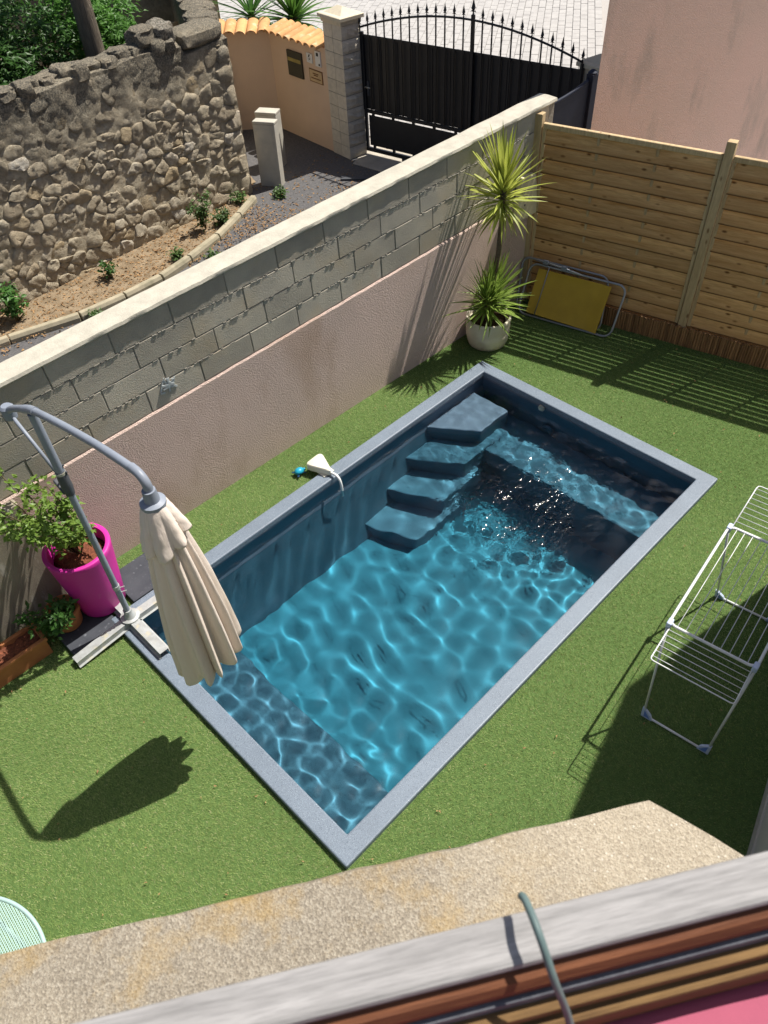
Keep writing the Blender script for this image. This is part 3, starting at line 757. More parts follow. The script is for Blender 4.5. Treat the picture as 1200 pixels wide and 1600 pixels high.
# ------------------------------------------------------------------ parasol
MX, MY = .948, 3.98
ps = thing('cantilever_parasol', 'closed cream cantilever parasol hanging from a curved grey arm', 'parasol', (MX,MY,.06))
HX, HY = .985, 2.73
def channel(p0, p1, w=.032, h=.05):      # inverted U steel channel
    p0 = Vector(p0); p1 = Vector(p1); d = (p1-p0).normalized(); s_ = Vector((-d.y,d.x,0)).normalized(); up = Vector((0,0,1))
    b = MB(); sec = [(-w-.022,0),(-w,0),(-w,h),(w,h),(w,0),(w+.022,0),(w+.022,-.004),(w+.006,-.004),(w+.006,h+.006),(-w-.006,h+.006),(-w-.006,-.004),(-w-.022,-.004)]
    sec = [(-w-.024,.004),(-w-.004,.004),(-w-.004,h),(w+.004,h),(w+.004,.004),(w+.024,.004),(w+.024,0),(w,0),(w,h-.004),(-w,h-.004),(-w,0),(-w-.024,0)]
    for p in (p0, p1):
        b.v += [tuple(p+s_*a+up*z) for a, z in sec]
    m = len(sec)
    for i in range(m):
        j = (i+1) % m; b.f.append((i, j, m+j, m+i))
    return b
zb_ = .058
for (dx, dy, L) in ((-1,0,.50),(1,0,.50),(0,-1,.46),(0,1,.46)):
    tilt = -.04 if dx < 0 else 0
    channel((MX+dx*.04,MY+dy*.04,zb_), (MX+dx*L,MY+dy*L,zb_+tilt)).build('base_arm', MT['galv'], ps)
MB().lathe([(0,.110),(.075,.110),(.075,.120),(.05,.126),(.032,.16),(.032,.2)], (MX,MY,0), 20).build('base_plate', MT['galv'], ps, smooth=True, angle=35)
MB().tube([(MX,MY,.12),(MX,MY,.62),(MX,MY,1.55)], .0225, k=14).build('lower_mast', MT['greypaint'], ps, smooth=True, angle=50)
MB().tube([(MX,MY,.46),(MX,MY,.50)], .0275, k=14).build('mast_collar', MT['galv'], ps, smooth=True, angle=50)
for a in (.47, .42):
    MB().tube([(MX,MY-.01,a),(MX+.05,MY-.035,a+.005)], .004, k=6).build('bolt', MT['galv'], ps)
MB().tube([(MX,MY,1.46),(MX,MY,1.52),(MX,MY,1.60),(MX,MY,1.66)], [.030,.036,.036,.03], k=14).build('hinge_block', MT['greydark'], ps, smooth=True, angle=50)
MB().tube([(MX,MY,1.62),(MX,MY,2.12)], .027, k=14).build('upper_mast', MT['greypaint'], ps, smooth=True, angle=50)
MB().tube([(MX,MY,1.635),(MX,MY,1.655)], .033, k=14).build('mast_collar', MT['galv'], ps, smooth=True, angle=50)
# curved arm
import itertools
AP = [(.92,4.36,1.955),(.925,4.26,2.02),(.935,4.12,2.09),(MX,MY,2.15),(.955,3.72,2.225),(.965,3.45,2.285),(.975,3.18,2.335),(.98,2.95,2.37),(.985,2.82,2.38)]
def catmull(P, k=6):
    P = [Vector(p) for p in P]; Q = [2*P[0]-P[1]] + P + [2*P[-1]-P[-2]]; out = []
    for i in range(1, len(Q)-2):
        for j in range(k):
            t = j/k; a,b,c,d = Q[i-1],Q[i],Q[i+1],Q[i+2]
            out.append(.5*((2*b)+(c-a)*t+(2*a-5*b+4*c-d)*t*t+(3*b-a-3*c+d)*t**3))
    return out + [P[-1]]
MB().tube(catmull(AP), .0225, k=14).build('arm', MT['greypaint'], ps, smooth=True, angle=60)
MB().tube([(.94,4.06,2.115),(MX,MY,2.15),(.952,3.90,2.175)], .027, k=14).build('arm_sleeve', MT['greypaint'], ps, smooth=True, angle=50)
MB().lathe([(0,-.05),(.040,-.05),(.044,-.02),(.044,.03),(.03,.045),(0,.045)], (.92,4.37,1.945), 14).build('arm_end_joint', MT['greypaint'], ps, smooth=True, angle=40)
MB().tube([(.92,4.36,1.93),(.93,4.2,1.78),(MX-.01,MY+.035,1.62)], .012, k=8).build('strut', MT['greypaint'], ps, smooth=True)
MB().tube(catmull([(.985,2.84,2.385),(.987,2.775,2.378),(.988,2.735,2.34),(.986,HY,2.27)]), .024, k=14).build('elbow', MT['greypaint'], ps, smooth=True, angle=60)
MB().lathe([(0,2.20),(.066,2.20),(.066,2.222),(.040,2.232),(.034,2.30),(.0,2.30)], (HX,HY,0), 24).build('hub_cap', MT['greypaint'], ps, smooth=True, angle=40)
cbm = [(MX+.03,MY-.02,1.70)]
for i in range(9):
    a = i/8*math.pi*1.5; cbm.append((MX+.035+.01*math.sin(a), MY+.03+.07*math.sin(a*.9), 1.66-.13*math.sin(a*.66)))
MB().tube(catmull(cbm,3), .006, k=6).build('cord_loop', MT['greydark'], ps, smooth=True)
MB().box((-.02,-.06,-.015),(.02,.06,.015), Matrix.Translation((MX-.02,MY+.06,1.50)) @ Matrix.Rotation(R(25),4,'X')).build('crank_handle', MT['greydark'], ps, bevel=.008)
# folded canopy: pleated skin hanging from the hub
def canopy(z1, z0, r1, r0, npl, depth1, depth0, seed, hem=.0, k=150, nz=46, bulge=.0, ph=0):
    rg = random.Random(seed); b = MB()
    hems = [rg.uniform(-1,1) for _ in range(npl)]; wid = [rg.uniform(.75,1.25) for _ in range(npl)]
    tw = [rg.uniform(-.25,.25) for _ in range(npl)]; tot = sum(wid); acc = [0]
    for w in wid: acc.append(acc[-1]+w/tot)
    for i in range(nz+1):
        t = i/nz
        for j in range(k):
            u = j/k; p = next(q for q in range(npl) if u < acc[q+1] or q == npl-1)
            loc = (u-acc[p])/(acc[p+1]-acc[p])
            z = z1 + (z0 + hem*hems[p] + hem*1.0*abs(2*loc-1)**2.5 + .35*(r0)*math.cos(2*math.pi*u+ph+R(25)) - z1)*t
            rb = r1 + (r0-r1)*t**.8 + bulge*math.sin(math.pi*t)
            dp = depth1 + (depth0-depth1)*t
            rr = rb - dp*abs(2*loc-1)**1.7*(1+.25*hems[p]) + .006*noise.noise(Vector((j*.11, t*5, seed)))*(.3+t) - .05*max(0,(t-.95)/.05)**2
            q = 2*math.pi*u + ph + tw[p]*t*.5 + .3*dp*math.sin(2*math.pi*loc)
            b.v.append((HX+rr*math.cos(q), HY+rr*math.sin(q), z))
    for i in range(nz):
        for j in range(k):
            j2 = (j+1) % k; b.f.append((i*k+j, i*k+j2, (i+1)*k+j2, (i+1)*k+j))
    return b
canopy(2.21, .82, .055, .228, 13, .012, .092, 5, hem=.016, bulge=.022, ph=.3).build('canopy', MT['canvas'], ps, smooth=True)
canopy(2.215, 1.93, .060, .150, 8, .004, .040, 9, hem=.022, k=144, nz=22, ph=.5).build('top_flap', MT['canvas'], ps, smooth=True)
MB().tube([(HX,HY,2.2),(HX,HY,.95)], .02, k=10).build('centre_pole', MT['greypaint'], ps, smooth=True)
MB().lathe([(0,.92),(.03,.92),(.045,.96),(.045,1.06),(0,1.07)], (HX,HY,0), 14).build('runner', MT['white'], ps, smooth=True)

for (x0,y0,x1,y1,lab) in ((1.06,4.14,1.44,4.52,'dark slate slab on the grass beside the pool coping under the parasol'), (.47,4.05,.87,4.45,'dark slate slab under the magenta pot and parasol foot')):
    o = MB().box((x0,y0,.0),(x1,y1,.045)).build('slate_slab', MT['slate'], bevel=.004, seg=1); tag(o, lab, 'slab', 'slabs around the parasol foot')

# ------------------------------------------------------------------ magenta pot with rose
QX, QY = .90, 4.33
mp_ = thing('potted_rose', 'leafy rose bush in a tall magenta pot by the wall', 'potted plant', (QX,QY,.05))
prof = [(0,.05),(.165,.05),(.178,.065),(.21,.35),(.243,.66),(.248,.70),(.240,.708),(.212,.702),(.205,.68),(.195,.60),(0,.60)]
MB().lathe(prof, (QX,QY,0), 48).build('pot', MT['magenta'], mp_, smooth=True, angle=60)
MB().lathe([(0,.58),(.197,.60),(.10,.63),(.02,.64)], (QX,QY,0), 24).build('soil', MT['mulch'], mp_, smooth=True)
def shrub(parent, base, seeds, h, spread, nst, leafm, leafsize, twigm, per=26, seed=1, z0=.6, bias=(0,0), name='foliage', ratio=.62):
    rg = random.Random(seed); tw = MB(); pts = []; nr = []
    for i in range(nst):
        a = rg.uniform(0,6.28); out = spread*rg.uniform(.35,1); hh = h*rg.uniform(.55,1)
        P = [Vector((base[0],base[1],z0))]
        e = Vector((base[0]+out*math.cos(a)+bias[0]*hh/h, base[1]+out*math.sin(a)+bias[1]*hh/h, z0+hh))
        for k in range(1,6):
            t = k/5; q = P[0].lerp(e, t); q += Vector((rg.gauss(0,.02),rg.gauss(0,.02),.10*hh*math.sin(math.pi*t))); P.append(q)
        tw.tube(P, [.008,.007,.006,.005,.004,.0025], k=5)
        for k in range(per):
            t = rg.uniform(.25,1.02); f = min(4.999, t*5); j = int(f); c = P[j].lerp(P[j+1], f-j)
            # side shoot with several leaflets
            sd = Vector((rg.gauss(0,1),rg.gauss(0,1),rg.gauss(.25,.7))).normalized()*rg.uniform(.03,.09)
            for w in range(5):
                pts.append(c+sd*(.35+.2*w)+Vector((rg.gauss(0,.012),rg.gauss(0,.012),rg.gauss(0,.012)))); nr.append((0,0,1))
    tw.build('stems', twigm, parent, smooth=True)
    o = leaf_cloud(pts, nr, leafsize, ratio, seed, .55).build(name, leafm, parent); o['kind'] = 'stuff'
    return o
shrub(mp_, (QX,QY), 0, .86, .36, 22, MT['rose'], .050, MT['twig'], per=15, seed=4, z0=.60, bias=(-.16,-.02))
# rosy leaves right over the rim and a long arching shoot to the left
# ------------------------------------------------------------------ terracotta planters
tr = thing('terracotta_trough', 'long terracotta trough with red mulch at the left edge', 'planter', (.30,4.30,0))
def trough(x0,y0,x1,y1,h,parent,rotc=None):
    b = MB(); w = .02
    o = [(x0,y0),(x1,y0),(x1,y1),(x0,y1)]; o2 = [(x0-.012,y0-.012),(x1+.012,y0-.012),(x1+.012,y1+.012),(x0-.012,y1+.012)]
    i2 = [(x0+w,y0+w),(x1-w,y0+w),(x1-w,y1-w),(x0+w,y1-w)]
    b.v = [(x,y,.0) for x,y in o]+[(x,y,h-.03) for x,y in o]+[(x,y,h-.03) for x,y in o2]+[(x,y,h) for x,y in o2]+[(x,y,h) for x,y in i2]+[(x,y,h-.05) for x,y in i2]
    b.f = [(3,2,1,0)]+[tuple(range(20,24))]
    for a in range(0,20,4):
        for k in range(4): b.f.append((a+k,a+(k+1)%4,a+4+(k+1)%4,a+4+k))
    b.build('trough', MT['terra'], parent, bevel=.006)
    m = MB(); nx_, ny_ = 16, 8
    for i in range(nx_):
        for j in range(ny_):
            x = x0+w+(x1-x0-2*w)*i/(nx_-1); y = y0+w+(y1-y0-2*w)*j/(ny_-1)
            m.v.append((x,y,h-.045+.03*noise.noise(Vector((x*22,y*22,1)))+.012))
    for i in range(nx_-1):
        for j in range(ny_-1):
            a = i*ny_+j; m.f.append((a,a+ny_,a+ny_+1,a+1))
    m.build('mulch', MT['mulch'], parent, smooth=True)
trough(-.25,4.22,.38,4.42,.19,tr)
tp_ = thing('terracotta_pot', 'small round terracotta pot with a trailing green plant', 'potted plant', (.57,4.36,0))
MB().lathe([(0,.0),(.09,.0),(.105,.02),(.118,.15),(.130,.155),(.132,.195),(.12,.2),(.112,.19),(.108,.16),(0,.16)], (.60,4.33,.05), 28).build('pot', MT['terra'], tp_, smooth=True, angle=50)
MB().lathe([(0,.15),(.11,.155),(.06,.17),(.0,.17)], (.60,4.33,.05), 20).build('soil', MT['potsoil'], tp_, smooth=True)
shrub(tp_, (.50,4.25), 0, .20, .22, 11, MT['dleaf'], .055, MT['twig'], per=9, seed=14, z0=.19, bias=(-.06,-.05))

lp = thing('concrete_slab_screen', 'stained upright concrete slab standing against the block wall at the left', 'slab', (0,4.6,0))
MB().prism([(-2.2,wy(0)-.12),(.74,wy(.74)-.10),(.74,wy(.74)-.02),(-2.2,wy(0)-.02)], 0, [1.09]*4).build('slab', MT['panel'], lp, bevel=.008)

# ------------------------------------------------------------------ pool alarm and toy
al = thing('pool_alarm', 'ivory triangular pool alarm sitting on the coping with its probe in the water', 'pool alarm', (3.1,4.16,ZC))
tri = [Vector((2.985,4.27)), Vector((3.22,4.285)), Vector((3.10,3.985))]
def rounded(poly, r, k=5):
    out = []; n = len(poly)
    for i in range(n):
        p = poly[i]; a = (poly[i-1]-p).normalized(); b = (poly[(i+1)%n]-p).normalized()
        for j in range(k+1):
            t = j/k; out.append(p + a*r*(1-t)**2 + b*r*t**2)
    return out
ab = MB(); prof = [(1.0,.06),(1.0,.095),(.97,.112),(.85,.122)]
pl = rounded(tri, .075); ce = sum(pl, Vector((0,0)))/len(pl); m = len(pl)
for sc_, z in prof: ab.v += [(ce.x+(p.x-ce.x)*sc_, ce.y+(p.y-ce.y)*sc_, z) for p in pl]
for i in range(3):
    for j in range(m): ab.f.append((i*m+j, i*m+(j+1)%m, (i+1)*m+(j+1)%m, (i+1)*m+j))
ab.f += [tuple(range(m-1,-1,-1)), tuple(3*m+j for j in range(m))]
# polygon winding is clockwise seen from above: flip
ab.f = [tuple(reversed(q)) for q in ab.f]
ab.build('body', MT['alarm'], al, smooth=True, angle=40)
MB().box((3.07,4.15,.1225),(3.15,4.22,.1235)).build('printed_label', MT['alarmlabel'], al)
MB().box((3.04,4.05,ZC),(3.16,4.2,.06)).build('foot', MT['alarm'], al)
MB().tube(catmull([(3.105,4.02,.085),(3.11,3.965,.085),(3.11,3.925,.06),(3.108,3.905,0),(3.106,3.90,-.10),(3.104,3.90,-.16)]), .0125, k=12).build('probe_tube', MT['white'], al, smooth=True, angle=60)
ty = thing('turtle_toy', 'small turquoise bath toy lying on the grass next to the pool alarm', 'toy', (2.945,4.29,0))
tb = MB()
tb.lathe([(.0,-.02),(.028,-.018),(.040,0),(.034,.018),(.018,.03),(0,.033)], (2.945,4.295,.042), 18); tb.v = [(2.945+(x-2.945)*1.25,y,z) for x,y,z in tb.v]
tb.build('shell', MT['toy'], ty, smooth=True)
MB().lathe([(0,-.014),(.013,-.01),(.016,0),(.011,.012),(0,.015)], (2.992,4.28,.045), 12).build('head', MT['toy'], ty, smooth=True)
for (a,b_) in ((.03,.035),(-.04,.035),(.03,-.035),(-.04,-.035)):
    MB().box((-.016,-.009,-.004),(.016,.009,.004), Matrix.Translation((2.945+a,4.295+b_,.032)) @ Matrix.Rotation(math.atan2(b_,a),4,'Z')).build('flipper', MT['toydark'], ty, bevel=.003)

# ------------------------------------------------------------------ drying rack
rk = thing('drying_rack', 'white wire clothes drying rack with blue feet on the lawn', 'drying rack', (3.55,.55,0))
ZR = .90
A_, B_, C_, D_ = Vector((3.055,.79,ZR)), Vector((4.045,.905,ZR)), Vector((4.105,.37,ZR)), Vector((3.115,.255,ZR))
def lerp2(u, v, dz=0): return A_.lerp(B_, u).lerp(D_.lerp(C_, u), v) + Vector((0,0,dz))
def rloop(u0,u1,v0,v1,r,fn,k=5):
    L = (B_-A_).length; W = (D_-A_).length; pts = []
    for (cu,cv,a0) in ((u1-r/L,v1-r/W,0),(u0+r/L,v1-r/W,90),(u0+r/L,v0+r/W,180),(u1-r/L,v0+r/W,270)):
        for i in range(k+1):
            a = R(a0+90*i/k); pts.append(fn(cu+r/L*math.cos(a), cv+r/W*math.sin(a)))
    return pts
MB().tube(rloop(0,1,0,1,.05,lerp2), .0095, k=8, closed=True).build('top_frame', MT['rackwhite'], rk, smooth=True)
for i in range(9):
    v = (i+1)/10; MB().tube([lerp2(.01,v), lerp2(.5,v,-.003), lerp2(.99,v)], .0028, k=5).build('wire', MT['rackwhite'], rk, smooth=True)
def wing(side):
    def fn(u, v):
        if side == 0: p = A_.lerp(D_, v) + (A_-B_).normalized()*(u*.29) + Vector((0,0,-.02+.0*u))
        else: p = B_.lerp(C_, v) + (B_-A_).normalized()*(u*.52) + Vector((0,0,-.02+.0*u))
        return p
    L = .29 if side == 0 else .52
    loop = [fn(0,.03), fn(.93,.03), fn(.985,.04), fn(1,.07), fn(1,.93), fn(.985,.96), fn(.93,.97), fn(0,.97)]
    MB().tube(loop, .0045, k=6).build('wing_frame', MT['rackwhite'], rk, smooth=True)
    n = 6 if side == 0 else 9
    for i in range(n):
        u = (i+.6)/(n+.3); MB().tube([fn(u,.03), fn(u,.97)], .0026, k=5).build('wing_wire', MT['rackwhite'], rk, smooth=True)
wing(0); wing(1)
feet = [(Vector((2.955,.70,.012)), Vector((3.0,.255,.012)), A_, D_), (Vector((4.22,.832,.012)), Vector((4.27,.40,.012)), B_, C_)]
for f0, f1, t0, t1 in feet:
    MB().tube([t0+Vector((0,0,-.01)), f0], .0085, k=8).build('leg', MT['rackwhite'], rk, smooth=True)
    MB().tube([t1+Vector((0,0,-.01)), f1], .0085, k=8).build('leg', MT['rackwhite'], rk, smooth=True)
    MB().tube([f0, f1], .0085, k=8).build('foot_bar', MT['rackwhite'], rk, smooth=True)
    for p, q, t in ((f0,f1,t0),(f1,f0,t1)):
        d = (q-p).normalized(); u = (t-p).normalized(); sd = d.cross(u).normalized()
        b = MB()
        for s_ in (-.011,.011): b.v += [tuple(p-d*.015-u*.012+sd*s_), tuple(p+d*.065-u*.012+sd*s_), tuple(p+d*.05+u*.03+sd*s_), tuple(p+u*.075+sd*s_), tuple(p-d*.015+u*.075+sd*s_)]
        b.f = [(4,3,2,1,0),(5,6,7,8,9)]+[(i,(i+1)%5,5+(i+1)%5,5+i) for i in range(5)]
        fo = b.build('foot_cap', MT['rackpale'], rk, bevel=.004)
        b = MB()
        for s_ in (-.013,.013): b.v += [tuple(p+d*.005+u*.005+sd*s_), tuple(p+d*.05+u*.002+sd*s_), tuple(p+d*.004+u*.06+sd*s_)]
        b.f = [(2,1,0),(3,4,5),(0,1,4,3),(1,2,5,4),(2,0,3,5)]
        b.build('inset', MT['rackblue'], fo)
for c in (A_, B_, C_, D_):
    d = (A_+C_)/2-c; d.z = 0; d.normalize()
    MB().box((-.028,-.016,-.03),(.028,.016,.018), Matrix.Translation(c+d*.012) @ Matrix.Rotation(math.atan2((B_-A_).y,(B_-A_).x),4,'Z')).build('corner_joint', MT['rackpale'], rk, bevel=.007)

# ------------------------------------------------------------------ mint table at the left edge
tb = thing('garden_table', 'round mint metal table with perforated top at the lower left', 'table', (-1.024,2.174,0))
TX, TY, TZ, TR = -1.024, 2.174, .72, .473
rim = [(TX+TR*math.cos(a), TY+TR*math.sin(a), TZ-.002) for a in np.linspace(0,2*math.pi,97)[:-1]]
MB().tube(rim, .011, k=8, closed=True).build('rim', MT['mint'], tb, smooth=True)
# perforated disc: a lattice with lozenge holes
pm_ = MB(); pa = Vector((.834,-.552)); pbv = Vector((.552,.834)); stepu, stepv = .0135, .022
nU, nV = int(TR/stepu)+2, int(TR/stepv)+2
def ok(p): return p.length < TR-.006
for j in range(-nV*2, nV*2+1):
    for i in range(-nU, nU+1):
        c = pa*(i*stepu + (.5*stepu if j % 2 else 0)) + pbv*(j*stepv*.5)
        if not ok(c): continue
        hu, hv = .0038, .0078
        # ring between lozenge hole and its diamond cell
        cell = [c+pa*stepu*.5, c+pbv*stepv*.5, c-pa*stepu*.5, c-pbv*stepv*.5]; hole = [c+pa*hu, c+pbv*hv, c-pa*hu, c-pbv*hv]
        n = len(pm_.v); pm_.v += [(TX+q.x,TY+q.y,TZ) for q in cell+hole]
        pm_.f += [(n+k, n+(k+1)%4, n+4+(k+1)%4, n+4+k) for k in range(4)]
pm_.build('perforated_top', MT['mint'], tb)
for a in (0.6,2.2,3.7,5.3):
    MB().tube([(TX+.40*math.cos(a),TY+.40*math.sin(a),TZ-.01),(TX+.36*math.cos(a),TY+.36*math.sin(a),.0)], .012, k=8).build('leg', MT['mint'], tb, smooth=True)

# ------------------------------------------------------------------ old rubble stone wall
W0 = Vector((1.6,9.05,0)); W1 = Vector((6.46,9.40,0)); WD = (W1-W0).normalized(); WNf = Vector((WD.y,-WD.x,0))  # face normal to the garden
WL = (W1-W0).length
def wpt(s, off=0, z=0): return W0 + WD*s + WNf*off + Vector((0,0,z))
def wtop(s): return 2.16 + .06*noise.noise(Vector((s*1.3,3,0))) + (.10 if s < 2.2 else 0)*(1-s/2.2) - (.10 if s > 4.15 else 0)
sw = thing('stone_wall', 'old rubble stone wall with dark lichen across the driveway', 'wall', tuple(wpt(WL*.6)))
wb = MB(); N_ = 260; nzr = 80
for i in range(N_+1):
    s = -3 + (WL+3)*i/N_
    for j in range(nzr+1):
        z = wtop(s)*j/nzr - .05
        wb.v.append(tuple(wpt(s, .019+.018*noise.noise(Vector((s*4.5,z*4.5,0)))+.010*noise.noise(Vector((s*14,z*14,5)))+.005*noise.noise(Vector((s*34,z*34,8))), z)))
for i in range(N_):
    for j in range(nzr):
        a = i*(nzr+1)+j; wb.f.append((a,a+nzr+1,a+nzr+2,a+1))
m0 = len(wb.v)
for i in range(N_+1):
    s = -3 + (WL+3)*i/N_; z = wtop(s)-.05
    for q, dz in ((.1,.05),(.25,.07),(.42,.03)): wb.v.append(tuple(wpt(s,-q,z+dz+.03*noise.noise(Vector((s*5,q*9,2))))))
    wb.v.append(tuple(wpt(s,-.45,0)))
for i in range(N_):
    a = i*(nzr+1)+nzr; b_ = m0+i*4; wb.f.append((a,a+nzr+1,b_+4,b_))
    for k in range(3): wb.f.append((b_+k,b_+4+k,b_+5+k,b_+1+k))
# end face at the right
e0 = N_*(nzr+1)
wb.f.append(tuple([e0+j for j in range(nzr,-1,-1)] + [m0+N_*4+3, m0+N_*4+2, m0+N_*4+1, m0+N_*4]))
wb.build('core', MT['stone'], sw, smooth=True, angle=50)
# stones: voronoi cells of the face, each its own object
rg = random.Random(31); sites = []
SA, SB = .55, WL-.02
tries = 0
while len(sites) < 292 and tries < 60000:
    tries += 1
    s = rg.uniform(SA, SB); z = rg.uniform(.0, 2.12)
    dmin = rg.choice((.055,.08,.11,.15,.19)) + .035*noise.noise(Vector((s*1.7,z*1.7,9))) + (.05 if z > 1.45 else 0)
    if all(((s-a)*.82)**2+((z-b_)*1.22)**2 > dmin**2 for a,b_ in sites): sites.append((s,z))
def clip(poly, mx, mz, nx_, nz_):
    out = []
    for i in range(len(poly)):
        p, q = poly[i], poly[(i+1)%len(poly)]
        dp = (p[0]-mx)*nx_+(p[1]-mz)*nz_; dq = (q[0]-mx)*nx_+(q[1]-mz)*nz_
        if dp <= 0: out.append(p)
        if (dp < 0) != (dq < 0) and abs(dp-dq) > 1e-9:
            t = dp/(dp-dq); out.append((p[0]+(q[0]-p[0])*t, p[1]+(q[1]-p[1])*t))
    return out
for si, (s, z) in enumerate(sites):
    poly = [(s-.24,z-.17),(s+.24,z-.17),(s+.24,z+.17),(s-.24,z+.17)]
    for (a,b_) in sites:
        if (a,b_) == (s,z) or abs(a-s) > .45 or abs(b_-z) > .4: continue
        nx_, nz_ = (a-s)*.67, (b_-z)*1.49; poly = clip(poly, (a+s)/2, (b_+z)/2, nx_, nz_)
        if len(poly) < 3: break
    if len(poly) < 3: continue
    poly = clip(poly, 0, .005, 0, -1); poly = clip(poly, 0, wtop(s)-.09, 0, 1); poly = clip(poly, SB, 0, 1, 0)
    if len(poly) < 3: continue
    cs = sum(p[0] for p in poly)/len(poly); cz = sum(p[1] for p in poly)/len(poly)
    # resample outline to 14 points, rounded
    ring = []
    for k in range(14):
        a = 2*math.pi*k/14; dx, dz = math.cos(a), math.sin(a); tmin = 9
        for i in range(len(poly)):
            p, q = poly[i], poly[(i+1)%len(poly)]; ex_, ez_ = q[0]-p[0], q[1]-p[1]; den = dx*ez_-dz*ex_
            if abs(den) < 1e-9: continue
            t = ((p[0]-cs)*ez_-(p[1]-cz)*ex_)/den; u = ((p[0]-cs)*dz-(p[1]-cz)*dx)/den
            if t > 0 and -1e-6 <= u <= 1+1e-6: tmin = min(tmin, t)
        ring.append(tmin)
    ring = [(.06*ring[k-1]+.88*ring[k]+.06*ring[(k+1)%14])*rg.uniform(.90,1.06) for k in range(14)]
    shrink = rg.uniform(.97,1.08) if z < 1.5 else rg.uniform(.85,1.05)
    hgt = rg.uniform(.014,.040) if z < 1.5 else rg.uniform(.006,.022); tx, tz = rg.uniform(-.13,.13), rg.uniform(-.16,.12)
    b = MB()
    for (f_, hh) in ((1.0,-.6),(.965,.75),(.86,.98),(.42,1.02)):
        for k in range(14):
            a = 2*math.pi*k/14; r_ = ring[k]*f_*shrink*(1+.10*noise.noise(Vector((k*.9,si,f_*2))))
            ss, zz = cs+r_*math.cos(a), cz+r_*math.sin(a)
            h_ = hgt*hh*(1+.5*noise.noise(Vector((ss*14,zz*14,si)))) + .010*noise.noise(Vector((ss*30,zz*30,si+7)))*(1 if hh > .5 else 0) + (tx*(ss-cs)+tz*(zz-cz))*min(1,max(0,hh))
            b.v.append(tuple(wpt(ss, h_+.004, zz)))
    b.v.append(tuple(wpt(cs, hgt*1.0+.004, cz))); c_ = len(b.v)-1
    for r_ in range(3):
        for k in range(14):
            k2 = (k+1)%14; b.f.append((r_*14+k, r_*14+k2, r_*14+14+k2, r_*14+14+k))
    for k in range(14): b.f.append((42+k, 42+(k+1)%14, c_))
    b.build('stone', MT['stone'], sw, smooth=True, angle=55)
# loose stones bedded on the top and quoins at the corner
def boulder(name, c, rx, ry, rz, seed, m, parent, sub=3, rough=.24, rotz=0):
    bm = bmesh.new(); bmesh.ops.create_icosphere(bm, subdivisions=sub, radius=1)
    mt_ = Matrix.Rotation(rotz,3,'Z')
    for v in bm.verts:
        p = v.co.copy(); q = Vector([math.copysign(abs(x)**.55, x) for x in p])
        q *= 1+rough*noise.noise(p*1.7+Vector((seed*3.7,0,0)))+rough*.55*noise.noise(p*4.3+Vector((0,seed*2.1,0)))+rough*.3*noise.noise(p*9+Vector((0,0,seed)))
        w = mt_ @ Vector((q.x*rx,q.y*ry,q.z*rz)); v.co = Vector(c)+w
    me = bpy.data.meshes.new(name); bm.to_mesh(me); bm.free(); me.materials.append(m)
    me.polygons.foreach_set('use_smooth', [True]*len(me.polygons)); me.set_sharp_from_angle(angle=R(32))
    o = bpy.data.objects.new(name, me); COL.objects.link(o)
    if parent is not None: attach(o, parent)
    return o
rg = random.Random(77); s = .6; ang = math.atan2(WD.y,WD.x)
while s < 3.95:
    L = rg.uniform(.10,.22)
    boulder('top_stone', wpt(s+L/2, -rg.uniform(.06,.16), wtop(s)-.02), L*.62, rg.uniform(.09,.15), rg.uniform(.06,.10), s*9, MT['stone'], sw, rotz=ang)
    s += L*rg.uniform(.9,1.3)
boulder('top_stone', wpt(3.72,-.14,2.27), .17,.15,.10, 3.3, MT['stone'], sw, rotz=ang)
boulder('top_stone', wpt(3.98,-.14,2.25), .15,.15,.12, 8.3, MT['stone'], sw, rotz=ang)
boulder('coping_stone', wpt(4.52,-.16,2.12), .37,.22,.11, 5.1, MT['stone'], sw, rough=.10, rotz=ang+R(5), sub=3)
for k, (z, L, h) in enumerate(((.17,.22,.15),(.46,.17,.14),(.75,.24,.13),(1.05,.19,.16),(1.36,.17,.13),(1.62,.30,.13),(1.86,.22,.11))):
    boulder('quoin', wpt(WL-L*.5, -.15, z), L*.62, .20, h, k*2.2+1, MT['stone'], sw, rough=.12, rotz=ang, sub=3)
# return of the wall running back from the corner
rt = thing('stone_return_wall', 'return of the old stone wall running back from its corner', 'wall', (6.9,10.2,0))
b = MB(); p0 = Vector((6.44,9.45,0)); rd = Vector((.50,.866,0)); rn = Vector((-.866,.50,0)); n1 = 40; nzz = 30
for i in range(n1+1):
    s = 4.2*i/n1; zt = 2.06+.20*min(1,s/1.2)+.04*noise.noise(Vector((s*4,0,0)))
    for (u, f_) in [(0, j/nzz) for j in range(nzz+1)]+[(.12,1.03),(.30,1.04),(.42,1.0),(.44,0)]:
        nn = .035*noise.noise(Vector((s*5,f_*11,4)))+.02*noise.noise(Vector((s*16,f_*32,1)))
        p = p0+rd*s+rn*u - rn*nn; b.v.append((p.x,p.y,zt*f_ + (nn if f_ > .99 else 0)))
w_ = nzz+5
for i in range(n1):
    for k in range(w_-1): b.f.append((i*w_+k, (i+1)*w_+k, (i+1)*w_+k+1, i*w_+k+1))
b.build('core', MT['stone'], rt, smooth=True, angle=50)
rg = random.Random(5); s = .35
while s < 3.2:
    L = rg.uniform(.18,.32); zt = 2.06+.20*min(1,s/1.2)
    boulder('top_stone', tuple(p0+rd*(s+L/2)+rn*.2+Vector((0,0,zt))), L*.6, .23, .08, s*5, MT['stone'], rt, rotz=math.atan2(rd.y,rd.x), rough=.2); s += L*1.05

